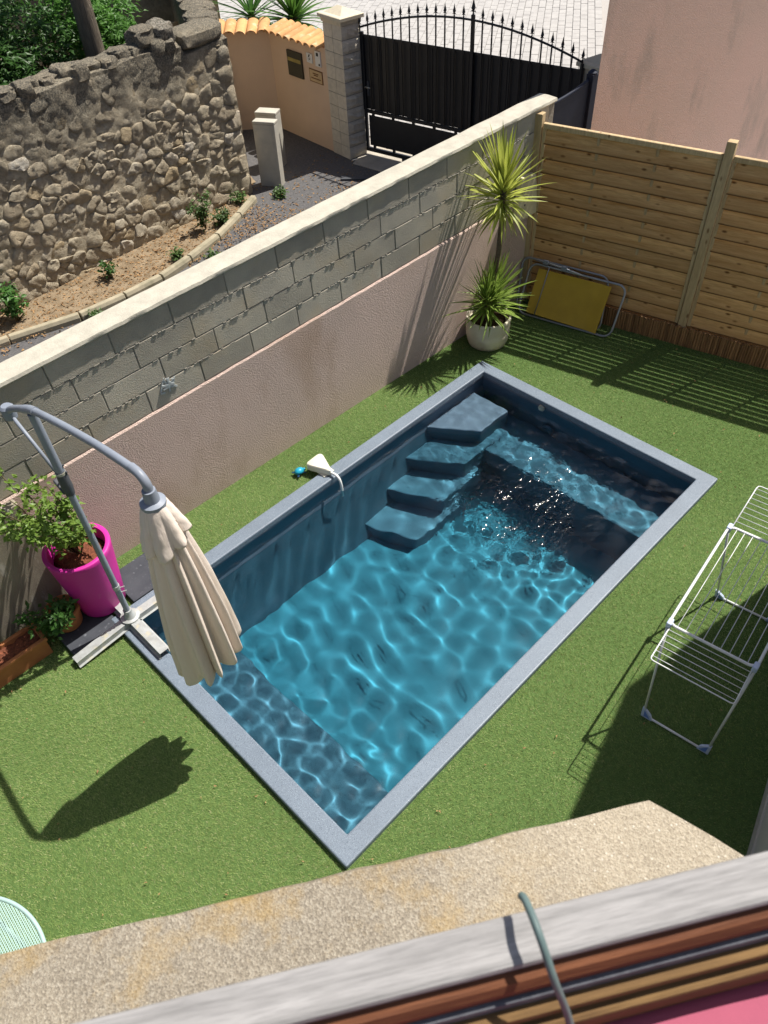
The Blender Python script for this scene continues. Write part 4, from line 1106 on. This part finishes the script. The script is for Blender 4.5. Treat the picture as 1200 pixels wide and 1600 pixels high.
# ------------------------------------------------------------------ kerb along the soil bed
kb = thing('garden_kerb', 'curved row of pale concrete kerb stones edging the soil bed', 'kerb', (4.0,8.3,0))
KP = [Vector(p) for p in ((-.6,9.0,0),(.35,8.75,0),(1.3,8.58,0),(2.15,8.46,0),(2.95,8.26,0),(3.55,8.235,0),(4.1,8.265,0),(4.62,8.39,0),(5.22,8.585,0),(5.80,8.86,0),(6.29,9.13,0))]
for i in range(len(KP)-1):
    p, q = KP[i], KP[i+1]; d = (q-p).normalized(); L = (q-p).length; a = math.atan2(d.y,d.x)
    k = MB(); m_ = Matrix.Translation(p) @ Matrix.Rotation(a,4,'Z')
    sec = [(-.045,-.1),(-.045,.075),(-.03,.10),(.03,.10),(.05,.06),(.05,-.1)]
    for x in (.008, L-.008): k.v += [tuple(m_ @ Vector((x,-u,z))) for u,z in sec]
    k.f = [(5,4,3,2,1,0),(6,7,8,9,10,11)]+[(j,(j+1)%6,6+(j+1)%6,6+j) for j in range(6)]
    k.build('kerb_stone', MT['kerb'], kb, bevel=.008)
# dry leaves and grit on the bed and the asphalt edge
dl = MB(); rg = random.Random(6)
pts = []
for k in range(2600):
    x = rg.uniform(1.9,6.2); y = rg.uniform(8.3,9.35); pts.append((x,y,.034))
for k in range(900):
    x = rg.uniform(1.2,6.6); y = 7.9+rg.gauss(0,.35)+.25*max(0,x-4); pts.append((x,y,.010))
for k in range(500):
    pts.append((rg.uniform(6.3,8.2), rg.uniform(7.6,9.6), .010))
for k in range(260):
    pts.append((7.35+rg.gauss(0,.35), 8.0+rg.gauss(0,.25), .010))
o = leaf_cloud(pts, [(0,0,1)]*len(pts), .042, .5, 3, .35).build('dry_leaves', MT['dry']); tag(o, 'scattered dry brown leaves on the soil and asphalt', 'leaves', kind='stuff')
# weeds
def weed(x, y, z, h, sp, n, seed, label, m=MT['weed'], size=.05):
    t = thing('weed', label, 'weed', (x,y,z), 'weeds on the driveway side')
    shrub(t, (x,y), 0, h, sp, n, m, size, MT['twig'], per=8, seed=seed, z0=z); return t
weed(5.28,8.93,.03,.50,.16,10,1,'tallest bushy weed at the foot of the stone wall')
weed(5.52,8.86,.03,.20,.12,7,2,'low dry-looking weed right of the tallest weed')
weed(3.72,8.80,.03,.20,.08,5,3,'small dark green weed in the middle of the soil bed', MT['dleaf'])
weed(2.42,8.78,.03,.42,.18,10,4,'leafy green weed at the left edge of the soil bed', MT['dleaf'], .07)
weed(4.55,8.55,.03,.12,.06,4,5,'tiny weed in the soil behind the kerb')
weed(6.10,9.22,.03,.11,.07,4,6,'small weed at the corner of the stone wall')
weed(4.85,8.18,.005,.08,.06,4,7,'tuft of weed on the asphalt at the kerb foot')
weed(6.62,8.95,.005,.09,.08,5,8,'yellowish weed tuft beside the concrete meter pillar')
weed(3.1,8.10,.005,.08,.08,5,9,'low tuft in the kerb gutter near the block wall')

# ------------------------------------------------------------------ meter pillars
def meter(name, x, y, w, d, h, rot, label, tilt=0):
    t = thing(name, label, 'pillar', (x,y,0), 'concrete meter pillars by the old wall')
    m_ = Matrix.Translation((x,y,0)) @ Matrix.Rotation(rot,4,'Z') @ Matrix.Rotation(tilt,4,'Y')
    MB().box((-d/2,-w/2,-.05),(d/2,w/2,h-.04), m_).build('body', MT['concrete'], t, bevel=.008)
    MB().box((-d/2-.003,-w/2-.003,h-.0395),(d/2+.003,w/2+.003,h), m_).build('top_cap', MT['concrete'], t, bevel=.008)
    MB().box((-d/2-.004,-w/2+.04,.25),(-d/2+.01,w/2-.04,h-.1), m_).build('hatch', MT['concrete'], t, bevel=.003, seg=1)
    return t
meter('meter_pillar', 6.84,9.365,.33,.15,.90,R(29),'front pale concrete meter pillar beside the stone wall corner', R(2))
meter('meter_pillar', 7.32,9.90,.33,.20,.80,R(29),'rear concrete meter pillar in front of the salmon wall')
# little channel cover on the asphalt
o = MB().box((-.34,-.05,0),(.34,.05,.035), Matrix.Translation((7.82,8.42,0)) @ Matrix.Rotation(R(-48),4,'Z')).build('drain_cover', MT['greydark'], bevel=.006); tag(o, 'narrow dark drain cover lying on the asphalt', 'drain')

# ------------------------------------------------------------------ salmon wall with tile coping
sm = thing('salmon_wall', 'low salmon rendered wall topped with clay tiles', 'wall', (8.3,10.2,0))
S0 = Vector((8.25,9.54,0)); S1 = Vector((8.37,10.98,0)); S2 = Vector((7.05,12.3,0)); th = .2
def seg(a, b_, h, mname='render'):
    d = (b_-a).normalized(); n_ = Vector((d.y,-d.x,0))
    return [(a.x,a.y),(b_.x,b_.y),(b_.x+n_.x*th,b_.y+n_.y*th),(a.x+n_.x*th,a.y+n_.y*th)]
HW = 1.46
MB().prism(seg(S0,S1+Vector((0,.02,0)),HW), -.1, HW).build('render', MT['salmon'], sm)
MB().prism(seg(S1,S2,HW), -.1, HW-.01).build('render', MT['salmon'], sm)
tile_me = MB()
kk = 9; L = .40
for j in range(2):
    for i in range(kk+1):
        a = math.pi*i/kk
        for rr in (.092-.012*j, .076-.012*j): tile_me.v.append((L*(j-.5), rr*math.cos(a), rr*math.sin(a)*.72))
for i in range(kk):
    a = i*2; b_ = (kk+1)*2+i*2
    tile_me.f += [(a,a+2,b_+2,b_),(a+1,b_+1,b_+3,a+3),(a,a+1,a+3,a+2),(b_,b_+2,b_+3,b_+1)]
tile_me.f += [(0,(kk+1)*2,(kk+1)*2+1,1),(kk*2,kk*2+1,(kk+1)*2+kk*2+1,(kk+1)*2+kk*2)]
tme = smooth_me(tile_me.mesh('tile', MT['tile'])); tme.set_sharp_from_angle(angle=R(50))
def tiles(a, b_, z):
    d = (b_-a); n = max(1,int(d.length/.175)); d.normalize(); n_ = Vector((d.y,-d.x,0)); rot = math.atan2(-n_.y,-n_.x)
    for i in range(n):
        p = a+d*(.175*(i+.5))+n_*.08
        inst('tile', tme, sm, Matrix.Translation((p.x,p.y,z+rng.uniform(-.006,.006))) @ Matrix.Rotation(rot+rng.uniform(-.03,.03),4,'Z') @ Matrix.Rotation(R(-10),4,'Y').inverted())
tiles(S0+Vector((0,.03,0)), S1, HW+.03); tiles(S1, S2, HW+.02)
SDv = (S1-S0).normalized(); SNv = Vector((-SDv.y,SDv.x,0))
def spt(s, z, off=0): p = S0+SDv*s+SNv*off; return (p.x,p.y,z)
SROT = math.atan2(SDv.y,SDv.x)
def sbox(name, s0, s1, z0, z1, t, m, parent, bev=.004, off=0):
    M_ = Matrix.Translation(S0) @ Matrix.Rotation(SROT,4,'Z')
    return MB().box((s0,off,z0),(s1,off+t,z1), M_).build(name, m, parent, bevel=bev)
ml = thing('mailbox', 'dark metal mailbox set into the salmon wall', 'mailbox', spt(.80,1.1))
sbox('body', .60,.98,.93,1.285,.03,MT['mailbox'],ml); sbox('flap', .62,.96,1.14,1.19,.036,MT['gold'],ml,.002)
nb = thing('number_plate', 'white house number plate reading 6 on the salmon wall', 'number plate', spt(.40,1.27))
sbox('plate', .335,.475,1.20,1.33,.012,MT['white'],nb,.002)
def text(body, size, s, z, off, m, parent, name='lettering', bold=.0):
    cu = bpy.data.curves.new(name,'FONT'); cu.body = body; cu.size = size; cu.extrude = .001; cu.align_x = 'CENTER'; cu.align_y = 'CENTER'; cu.offset = bold
    ob = bpy.data.objects.new('tmp', cu); COL.objects.link(ob)
    dg = bpy.context.evaluated_depsgraph_get(); me = bpy.data.meshes.new_from_object(ob.evaluated_get(dg)); bpy.data.objects.remove(ob)
    me.name = name; me.materials.clear(); me.materials.append(m)
    p = Vector(spt(s,z,off)); X_ = -SDv; Z_ = Vector((0,0,1)); Y_ = SNv
    M_ = Matrix(((X_.x,Z_.x,Y_.x,p.x),(X_.y,Z_.y,Y_.y,p.y),(X_.z,Z_.z,Y_.z,p.z),(0,0,0,1)))
    me.transform(M_); o = bpy.data.objects.new(name, me); COL.objects.link(o); attach(o, parent); return o
text('6', .13, .405,1.265,.014, MT['ink'], nb, 'numeral', .003)
ic = thing('intercom', 'small pale intercom panel beside the house number', 'intercom', spt(.19,1.29))
sbox('panel', .12,.25,1.19,1.395,.02,MT['white'],ic,.004); sbox('speaker_grille', .16,.21,1.33,1.375,.024,MT['ink'],ic,.002); sbox('button', .135,.165,1.205,1.235,.024,MT['ink'],ic,.002)
pq = thing('wall_plaque', 'tan plaque with brown frame and lettering below the house number', 'plaque', spt(.28,1.04))
sbox('frame', .115,.445,.945,1.125,.010,MT['brown'],pq,.002); sbox('plate', .13,.43,.958,1.112,.013,MT['plaque'],pq,.001)
for k, (z, w) in enumerate(((1.072,.07),(1.048,.05),(1.005,.12))):
    sbox('lettering', .28-w,.28+w,z-.008,z+.008,.0145,MT['brown'],pq,.0)

# ------------------------------------------------------------------ gate pillars
def pillar(c, sx, sy, rot, rows, label, h=.182):
    t = thing('gate_pillar', label, 'gate pillar', (c[0],c[1],0), 'split stone gate pillars')
    m_ = Matrix.Translation((c[0],c[1],0)) @ Matrix.Rotation(rot,4,'Z'); rg = random.Random(int(c[1]*10))
    for r in range(rows):
        for k in (0,1):
            lo = (-sx/2,-sy/2+k*sy/2+.003,r*h+.004); hi = (sx/2,-sy/2+(k+1)*sy/2-.003,(r+1)*h-.004)
            bm = bmesh.new(); bmesh.ops.create_cube(bm, size=1); bmesh.ops.subdivide_edges(bm, edges=bm.edges[:], cuts=3, use_grid_fill=True)
            for v in bm.verts:
                p = v.co
                inner = abs(p.x) < .49 and abs(p.z) < .49 and p.y < -.49 and k == 0
                q = Vector((lo[0]+(p.x+.5)*(hi[0]-lo[0]), lo[1]+(p.y+.5)*(hi[1]-lo[1]), lo[2]+(p.z+.5)*(hi[2]-lo[2])))
                if inner: q.y -= rg.uniform(.006,.034)
                v.co = m_ @ q
            me = bpy.data.meshes.new('block'); bm.to_mesh(me); bm.free(); me.materials.append(MT['pillar'])
            o = bpy.data.objects.new('block', me); COL.objects.link(o); attach(o, t)
    z = rows*h
    MB().box((-sx/2+.006,-sy/2+.006,0),(sx/2-.006,sy/2-.006,z), m_).build('mortar_core', MT['mortar'], t)
    cpb = MB(); pr = [(.0,z),(.015,z),(.02,z+.05),(.05,z+.055),(.05,z+.10),(.035,z+.108),(-.02,z+.112),(-min(sx,sy)/2+.002,z+.19)]
    for o_, zz in pr:
        for (a,b_) in ((-1,-1),(1,-1),(1,1),(-1,1)): cpb.v.append(tuple(m_ @ Vector((a*(sx/2+o_), b_*(sy/2+o_), zz))))
    for i in range(len(pr)-1):
        for j in range(4): cpb.f.append((i*4+j,i*4+(j+1)%4,i*4+4+(j+1)%4,i*4+4+j))
    cpb.f += [(3,2,1,0), tuple(len(pr)*4-4+j for j in range(4))]
    cpb.build('cap', MT['pcap'], t, bevel=.004)
    return t
pillar((8.375,9.29), .33, .44, R(-6), 10, 'left gate pillar of pale split stone beside the salmon wall')
pillar((9.24,5.50), .33, .40, R(-9), 9, 'right gate pillar half hidden behind the pink building')

# ------------------------------------------------------------------ gate
gt = thing('driveway_gate', 'black sliding metal gate with arched top and spear finials', 'gate', tuple(gpt(1.7)))
GROT = math.atan2(GD.y,GD.x)
def gm(s, off, z): return Matrix.Translation(gpt(s,off,z)) @ Matrix.Rotation(GROT,4,'Z')
GL = 3.44
def gz(s):      # arch height
    u = (s-.0)/GL
    return 1.70 + .34*math.sin(math.pi*min(1,max(0,u*.93+.035)))**.85
fr = MB()
for s0, s1, z0, z1 in ((0,GL,.06,.12),(0,GL,.625,.67)): fr.box((s0,-.02,z0),(s1,.02,z1), gm(0,0,0))
fr.box((0,-.0195,.121),(.045,.0195,.6245), gm(0,0,0)); fr.box((0,-.0195,.6705),(.045,.0195,1.70), gm(0,0,0)); fr.box((GL-.045,-.0195,.6705),(GL,.0195,1.74), gm(0,0,0)); fr.box((GL-.045,-.0195,.121),(GL,.0195,.6245), gm(0,0,0))
fr.build('frame', MT['black'], gt, bevel=.004, seg=1)
for s0, s1 in ((.075,1.70),(1.76,GL-.075)):
    MB().box((s0,-.006,.155),(s1,.006,.595), gm(0,0,0)).build('lower_panel', MT['black'], gt)
    n = 4
    for k in range(n+1):
        s = s0+.08+(s1-s0-.16)*k/n
        MB().box((s-.02,-.012,.119),(s+.02,.012,.157), gm(0,0,0)).build('panel_lug', MT['black'], gt); MB().box((s-.02,-.012,.593),(s+.02,.012,.627), gm(0,0,0)).build('panel_lug', MT['black'], gt)
np_ = 23; dsp = (GL-.09)/np_
sh_me = MB().box((-dsp/2-.004,-.004,.672),(dsp/2+.004,.004,1.655)).mesh('sheet_board', MT['black'])
bar_me = None
for k in range(np_):
    s = .045+dsp*(k+.5)
    inst('sheet_board', sh_me, gt, gm(s, -.012 if k % 2 else -.020, 0))
MB().box((.045,-.012,1.635),(GL-.045,.0,1.668), gm(0,-.008,0)).build('sheet_rail', MT['black'], gt)
sidesp = [MB().tube([(0,0,.028),(.018*sg,0,.036),(.030*sg,0,.024)], [.006,.005,.002], k=5) for sg in (-1,1)]
sm2 = MB(); sm2.lathe([(.006,0),(.012,.006),(.007,.018),(.007,.035),(.014,.045),(.022,.06),(.016,.08),(.008,.11),(.0015,.145)], k=8)
for q in sidesp:
    n0 = len(sm2.v); sm2.v += q.v; sm2.f += [tuple(n0+i for i in f_) for f_ in q.f]
spear = sm2.mesh('finial', MT['black'])
nbar = 25
for k in range(nbar):
    s = .01+(GL-.03)*k/(nbar-1); z = gz(s); mid = (k == 13)
    r_ = .022 if mid else .0085
    MB().box((-r_,-r_*.8,.67),(r_,r_*.8,z+(.06 if mid else .01)), gm(s, .026, 0)).build('bar', MT['black'], gt)
    inst('finial', spear, gt, gm(s, .026, z+(.055 if mid else .012)) @ Matrix.Scale(1.35 if mid else 1.0,4))
MB().tube([gpt(s,.026,gz(s)) for s in np.linspace(0,GL-.01,40)], .014, k=8).build('arch_rail', MT['black'], gt, smooth=True)
lk = MB().box((.06,.0,.86),(.10,.035,1.06), gm(0,0,0)).build('lock_case', MT['greydark'], gt, bevel=.004)
MB().tube([gpt(.08,.035,1.0),gpt(.08,.07,1.0),gpt(.17,.07,1.0)], .008, k=8).build('handle', MT['nozzle'], lk, smooth=True)
for s in (.72, 2.7):
    w = MB().lathe([(.02,-.015),(.05,-.015),(.05,-.008),(.042,0),(.05,.008),(.05,.015),(.02,.015)], k=18); M_ = gm(s,0,.05) @ Matrix.Rotation(R(90),4,'X'); w.v = [tuple(M_ @ Vector(q)) for q in w.v]
    w.build('wheel', MT['greydark'], gt, smooth=True, angle=40)
# short dark blue sheet gate between the wall end and the pink building
sg = thing('side_gate', 'dark blue sheet metal side gate at the corner of the pink building', 'gate', (7.3,4.7,0))
g0 = Vector((6.97,4.73,0)); g1 = Vector((7.66,4.66,0)); d = (g1-g0).normalized(); a = math.atan2(d.y,d.x); LL = (g1-g0).length
M_ = Matrix.Translation(g0) @ Matrix.Rotation(a,4,'Z')
b = MB(); xs = np.linspace(0,LL-.06,16)
for y in (-.012,.012): b.v += [tuple(M_ @ Vector((x,y,.05))) for x in xs] + [tuple(M_ @ Vector((x,y,1.99-.02*math.sin(math.pi*x/LL)+.12*x/LL))) for x in xs]
nq = len(xs)
for i in range(nq-1): b.f += [(i,i+1,nq+i+1,nq+i),(3*nq+i,3*nq+i+1,2*nq+i+1,2*nq+i),(nq+i,nq+i+1,3*nq+i+1,3*nq+i)]
b.f += [(0,nq,3*nq,2*nq),(nq-1,3*nq-1,4*nq-1,2*nq-1)]
b.build('sheet', MT['navy'], sg)
MB().tube([tuple(M_ @ Vector((x,0,1.995-.02*math.sin(math.pi*x/LL)+.12*x/LL))) for x in xs], .018, k=8).build('top_rail', MT['navy'], sg, smooth=True)
MB().box((LL-.055,-.045,0),(LL+.035,.045,2.15), M_).build('post', MT['navy'], sg, bevel=.006)
MB().lathe([(0,2.15),(.05,2.15),(.05,2.165),(.02,2.19),(0,2.195)], tuple(M_ @ Vector((LL-.01,0,0))), 12).build('post_cap', MT['navy'], sg, smooth=True, angle=40)

# ------------------------------------------------------------------ palms behind the salmon wall
def palm(c, n, L, w, m, label, seed, els=(70,-15), name='leaf', trunk=True):
    t = thing('palm_plant', label, 'plant', (c[0],c[1],0), 'spiky plants behind the salmon wall')
    mm = [smooth_me(blade_mesh(name, m, 1, w, b_)) for b_ in (.1,.45,.9)]; rg = random.Random(seed)
    MB().tube([(c[0],c[1],0),(c[0]+.02,c[1],c[2]*.5),(c[0],c[1],c[2])], [.10,.085,.07], k=10).build('trunk', MT['ybark'], t, smooth=True)
    for i in range(n):
        tt = i/n; az = i*2.39996+rg.uniform(-.15,.15); el = R(els[0])-R(els[0]-els[1])*tt+rg.uniform(-.1,.1)
        inst(name, mm[0 if el > .7 else (1 if el > .15 else 2)], t, dirmat((c[0],c[1],c[2]-.12*tt), az, el, rg.uniform(-.3,.3), L*rg.uniform(.8,1.15)))
palm((9.22,11.38,1.42), 70, .92, .045, MT['palm'], 'bright green yucca head rising above the clay tiles', 3)
palm((9.05,12.30,1.35), 80, 1.05, .022, MT['dleaf'], 'dark thin-leaved palm in shade behind the wall corner', 4, els=(60,-35))

# ------------------------------------------------------------------ trees of the garden behind the stone wall
def tree(name, label, base, tr, height, lean, crowns, leafm, size, seed, n, ratio=.42, trunkm=None, group='trees and shrubs behind the stone wall'):
    t = thing(name, label, 'tree' if tr > .04 else 'shrub', base, group); rg = random.Random(seed)
    P = [Vector(base)+Vector((lean[0]*u,lean[1]*u,height*u)) + Vector((.03*math.sin(u*5),.03*math.cos(u*4),0)) for u in np.linspace(0,1,8)]
    MB().tube(P, [tr*(1.15-.45*u) for u in np.linspace(0,1,8)], k=14).build('trunk', trunkm or MT['bark'], t, smooth=True)
    pts = []; nr = []
    for (cx_,cy_,cz_,rx,ry,rz,cnt) in crowns:
        c = Vector((cx_,cy_,cz_)); st_ = min(P, key=lambda q: (q-c).length)
        MB().tube([st_, st_.lerp(c,.5)+Vector((0,0,.1)), c], [tr*.4,tr*.25,tr*.1], k=6).build('limb', trunkm or MT['bark'], t, smooth=True)
        for k in range(cnt):
            while True:
                v = Vector((rg.uniform(-1,1),rg.uniform(-1,1),rg.uniform(-1,1)))
                if .25 < v.length < 1: break
            # clumped: pinnate sprays of leaflets
            o_ = c+Vector((v.x*rx,v.y*ry,v.z*rz)); d = Vector((v.x+rg.gauss(0,.4),v.y+rg.gauss(0,.4),rg.gauss(-.1,.35))).normalized(); sd = d.cross(Vector((0,0,1)))
            if sd.length < .1: continue
            sd.normalize(); q = rg.uniform(.16,.30)
            for w in range(6):
                for sgn in (-1,1):
                    pts.append(o_+d*q*(w/6)+sd*sgn*q*.16+Vector((0,0,-.02*w))); nr.append((v.x*.3+sgn*.2,v.y*.3,1))
    o = leaf_cloud(pts, nr, size, ratio, seed, .35).build('crown', leafm, t); o['kind'] = 'stuff'
    return t
tree('locust_tree', 'tree with a bare grey trunk and feathery leaves behind the stone wall', (5.22,10.62,0), .135, 5.2, (.02,.1), [(5.6,11.6,2.2,.55,.6,.7,260),(6.1,12.0,2.0,.5,.6,.6,200),(4.2,11.6,5.2,1.5,1.4,.6,120)], MT['tleaf'], .095, 1, 0)
tree('garden_shrub', 'dense dark shrub left of the bare trunk', (3.9,10.9,0), .05, 1.9, (0,.1), [(3.8,10.8,1.75,.75,.7,.75,420),(4.6,11.3,1.9,.65,.7,.8,380)], MT['dleaf'], .105, 2, 0)
tree('garden_shrub', 'broad dark shrub at the top left corner of the picture', (2.9,11.2,0), .05, 2.0, (0,.1), [(3.1,11.0,2.1,.8,.8,.8,400),(3.8,12.2,2.2,1.0,.9,.9,400)], MT['dleaf'], .105, 3, 0)
tree('garden_shrub', 'fresh green shrub right of the bare trunk', (5.75,11.3,0), .035, 1.5, (.05,.1), [(5.7,11.0,1.7,.42,.42,.5,220),(6.0,11.6,1.4,.5,.5,.5,220)], MT['tleaf'], .09, 4, 0)
gw = thing('garden_back_wall', 'dark old stone wall in the shade behind the garden trees', 'wall', (6.5,14,0))
MB().prism([(2,14.6),(8.9,13.0),(9.0,13.5),(2.1,15.2)], 0, 2.7).build('wall', MT['stone'], gw)

# ------------------------------------------------------------------ window ledge, rail, cable and cloth in the foreground
ld = MB()
ZL = 3.80; Lq = 60
front = [E0-ff*1.2 + ff*((E1-E0).length+1.2)*i/Lq for i in range(Lq+1)]
ring = [Vector((p.x,p.y,0)) + fnn*.004*noise.noise(Vector((i*.45,0,0)))*(1 if i < Lq else 0) for i, p in enumerate(front)]
ring += [Vector((.547,.045,0)), Vector((.556,-.01,0)), Vector((.561,-.055,0)), Vector((.585,-.19,0)), Vector((.60,-.35,0)), E0-ff*1.2-fnn*.75]
ring = ring[::-1]; m = len(ring); ce = Vector((.1,.1,0))
lv = [(p.x,p.y,ZL-.115) for p in ring]+[(p.x,p.y,ZL-.010) for p in ring]+[((p+(ce-p).normalized()*.006).x,(p+(ce-p).normalized()*.006).y,ZL) for p in ring]
ld.v = lv; ld.f = [tuple(range(m-1,-1,-1)), tuple(2*m+i for i in range(m))]
for r_ in range(2):
    for i in range(m): ld.f.append((r_*m+i, r_*m+(i+1)%m, (r_+1)*m+(i+1)%m, (r_+1)*m+i))
tag(ld.build('window_ledge', MT['ledge']), 'rough aggregate concrete ledge with ochre lichen below the window', 'ledge')
wr = thing('window_rail', 'weathered wooden window rail across the bottom of the picture', 'rail', (.1,.1,4.1))
def rbox(name, n0, n1, z0, z1, m_, bev=.003, s0=-.7, s1=.9):
    M_ = Matrix(((ff.x,fnn.x,0,0),(ff.y,fnn.y,0,0),(0,0,1,0),(0,0,0,1)))
    o = MB().box((s0,n0,z0),(s1,n1,z1)).build(name, m_)
    o.matrix_basis = M_
    attach(o, wr)
    if bev:
        bb = o.modifiers.new('bevel','BEVEL'); bb.width = bev; bb.segments = 2
    return o
ZR_ = CAMZ-.60
rbox('top_board', .1172,.1505, ZR_-.012, ZR_, MT['railtop'], .004)
rbox('face_board', .1072,.1500, ZR_-.060, ZR_-.0122, MT['railside'], .012)
rbox('seal_strip', .1030,.1480, ZR_-.066, ZR_-.036, MT['greygroove'], .002)
rbox('lower_board', .0945,.1480, ZR_-.085, ZR_-.050, MT['ochre'], .002)
rbox('lower_board', .0865,.1480, ZR_-.120, ZR_-.0655, MT['ochre'], .003)
cbp = [Vector((.148,-.010,4.17)), Vector((.152,.006,4.212)), Vector((.151,.023,4.258)), Vector((.157,.040,4.280)), Vector((.164,.053,4.284)), Vector((.172,.066,4.279)), Vector((.174,.071,4.275))]
w_o = MB().tube(catmull(cbp,5), .0029, k=8).build('cable_end', MT['wire'], smooth=True); tag(w_o, 'bent green-grey cable end sticking up over the wooden rail', 'cable')
pc = MB(); nn_ = 26
for i in range(nn_):
    for j in range(nn_):
        u, v = -.35+.95*i/(nn_-1), .090-.20*j/(nn_-1)
        p = ff*u + fnn*v; pc.v.append((p.x,p.y,4.150+.006*math.sin(u*9+v*14)+.006*noise.noise(Vector((u*9,v*9,0)))))
for i in range(nn_-1):
    for j in range(nn_-1):
        a = i*nn_+j; pc.f.append((a,a+1,a+nn_+1,a+nn_))
o = pc.build('pink_cloth', MT['pinkcloth'], smooth=True); so_ = o.modifiers.new('thick','SOLIDIFY'); so_.thickness = .004
tag(o, 'pink cloth spread on the inner sill below the wooden rail', 'cloth')
st_ = MB().tube(catmull([tuple(ff*.22+fnn*.065+Vector((0,0,4.163))), tuple(ff*.30+fnn*.055+Vector((0,0,4.167))), tuple(ff*.42+fnn*.07+Vector((0,0,4.165))), tuple(ff*.6+fnn*.09+Vector((0,0,4.165)))]), .0016, k=6).build('thin_string', MT['greydark'], smooth=True)
tag(st_, 'thin dark string lying on the pink cloth', 'string')

# litter on the lawn
rg = random.Random(44); pts = [(rg.uniform(-.6,7.0), rg.uniform(.3,4.5), .024) for _ in range(420)]
pts = [p for p in pts if not (PX0-.02 < p[0] < PX1+.02 and PY0-.02 < p[1] < PY1+.02)]
o = leaf_cloud(pts, [(0,0,1)]*len(pts), .022, .45, 13, .5).build('lawn_litter', MT['dry']); tag(o, 'tiny dry leaf bits scattered over the artificial grass', 'leaves', kind='stuff')
# ------------------------------------------------------------------ artificial turf blades
rgn = np.random.default_rng(2)
NB = 860000
x = rgn.uniform(-1.6, 7.5, NB); y = rgn.uniform(-.25, 4.66, NB)
keep = ~((x > PX0-.003) & (x < PX1+.003) & (y > PY0-.003) & (y < PY1+.003))
keep &= y < 4.657-.0143*(x-4)-.018
# inside the fence line
sd = (x-FO.x)*FN.x + (y-FO.y)*FN.y
keep &= sd > .075
# not under the house wing, pots or slabs
hs = (x-P0.x)*(-hn.x) + (y-P0.y)*(-hn.y); hal = (x-P0.x)*hd.x + (y-P0.y)*hd.y
keep &= ~((hs < .01) & (hal > -.02))
keep &= ~(((x-YX)**2+(y-YY)**2 < .2**2) | ((x > 1.05) & (x < 1.45) & (y > 4.13) & (y < 4.53)) | ((x > .46) & (x < .88) & (y > 4.04) & (y < 4.46)))
# left part under the ledge is never seen: thin it out
keep &= ~((x < 1.0) & (y < .6))
x = x[keep]; y = y[keep]; n = len(x)
L = rgn.uniform(.013,.026,n); az = 2.6+1.1*np.sin(x*.9+1.7*np.sin(y*.8))*np.cos(y*1.1-x*.3)+.6*np.sin(x*3.1+y*2.3)+rgn.normal(0,.9,n); lean = np.abs(rgn.normal(.80,.32,n)); w = rgn.uniform(.0008,.0015,n)
wa = az + np.pi/2 + rgn.normal(0,.5,n)
base = np.c_[x,y,np.zeros(n)]; side = np.c_[np.cos(wa)*w,np.sin(wa)*w,np.zeros(n)]
tip = base + np.c_[np.cos(az)*np.sin(lean)*L, np.sin(az)*np.sin(lean)*L, np.cos(lean)*L]
V = np.empty((n,3,3)); V[:,0] = base-side; V[:,1] = base+side; V[:,2] = tip
me = bpy.data.meshes.new('artificial_grass')
me.vertices.add(n*3); me.vertices.foreach_set('co', V.ravel().astype(np.float32))
me.loops.add(n*3); me.loops.foreach_set('vertex_index', np.arange(n*3, dtype=np.int32))
me.polygons.add(n); me.polygons.foreach_set('loop_start', np.arange(0,n*3,3,dtype=np.int32))
me.update()
tones = np.array([(.245,.335,.105),(.30,.385,.125),(.185,.275,.08),(.40,.425,.19),(.54,.50,.29)])
ti = rgn.choice(5, n, p=[.36,.28,.24,.09,.03])
big = np.array([noise.noise(Vector((a*.9,b_*.9,0)))*.5+noise.noise(Vector((a*4,b_*4,3)))*.5 for a,b_ in zip(x[::1],y[::1])]) if False else .5*np.sin(x*2.1+1.3*np.sin(y*1.7))*np.sin(y*1.9+x*.6)+.3*np.sin(x*7.3+y*4.1)*np.sin(y*6.7-x*2.2)
cl = tones[ti]*(1+.20*big[:,None])*rgn.uniform(.85,1.15,n)[:,None]
ca = me.color_attributes.new('tone','FLOAT_COLOR','POINT')
ca.data.foreach_set('color', np.c_[np.repeat(cl,3,0), np.ones(n*3)].ravel().astype(np.float32))
me.materials.append(MT['blade'])
go = bpy.data.objects.new('artificial_grass', me); COL.objects.link(go); tag(go, 'short artificial grass covering the garden around the pool', 'grass', kind='stuff')
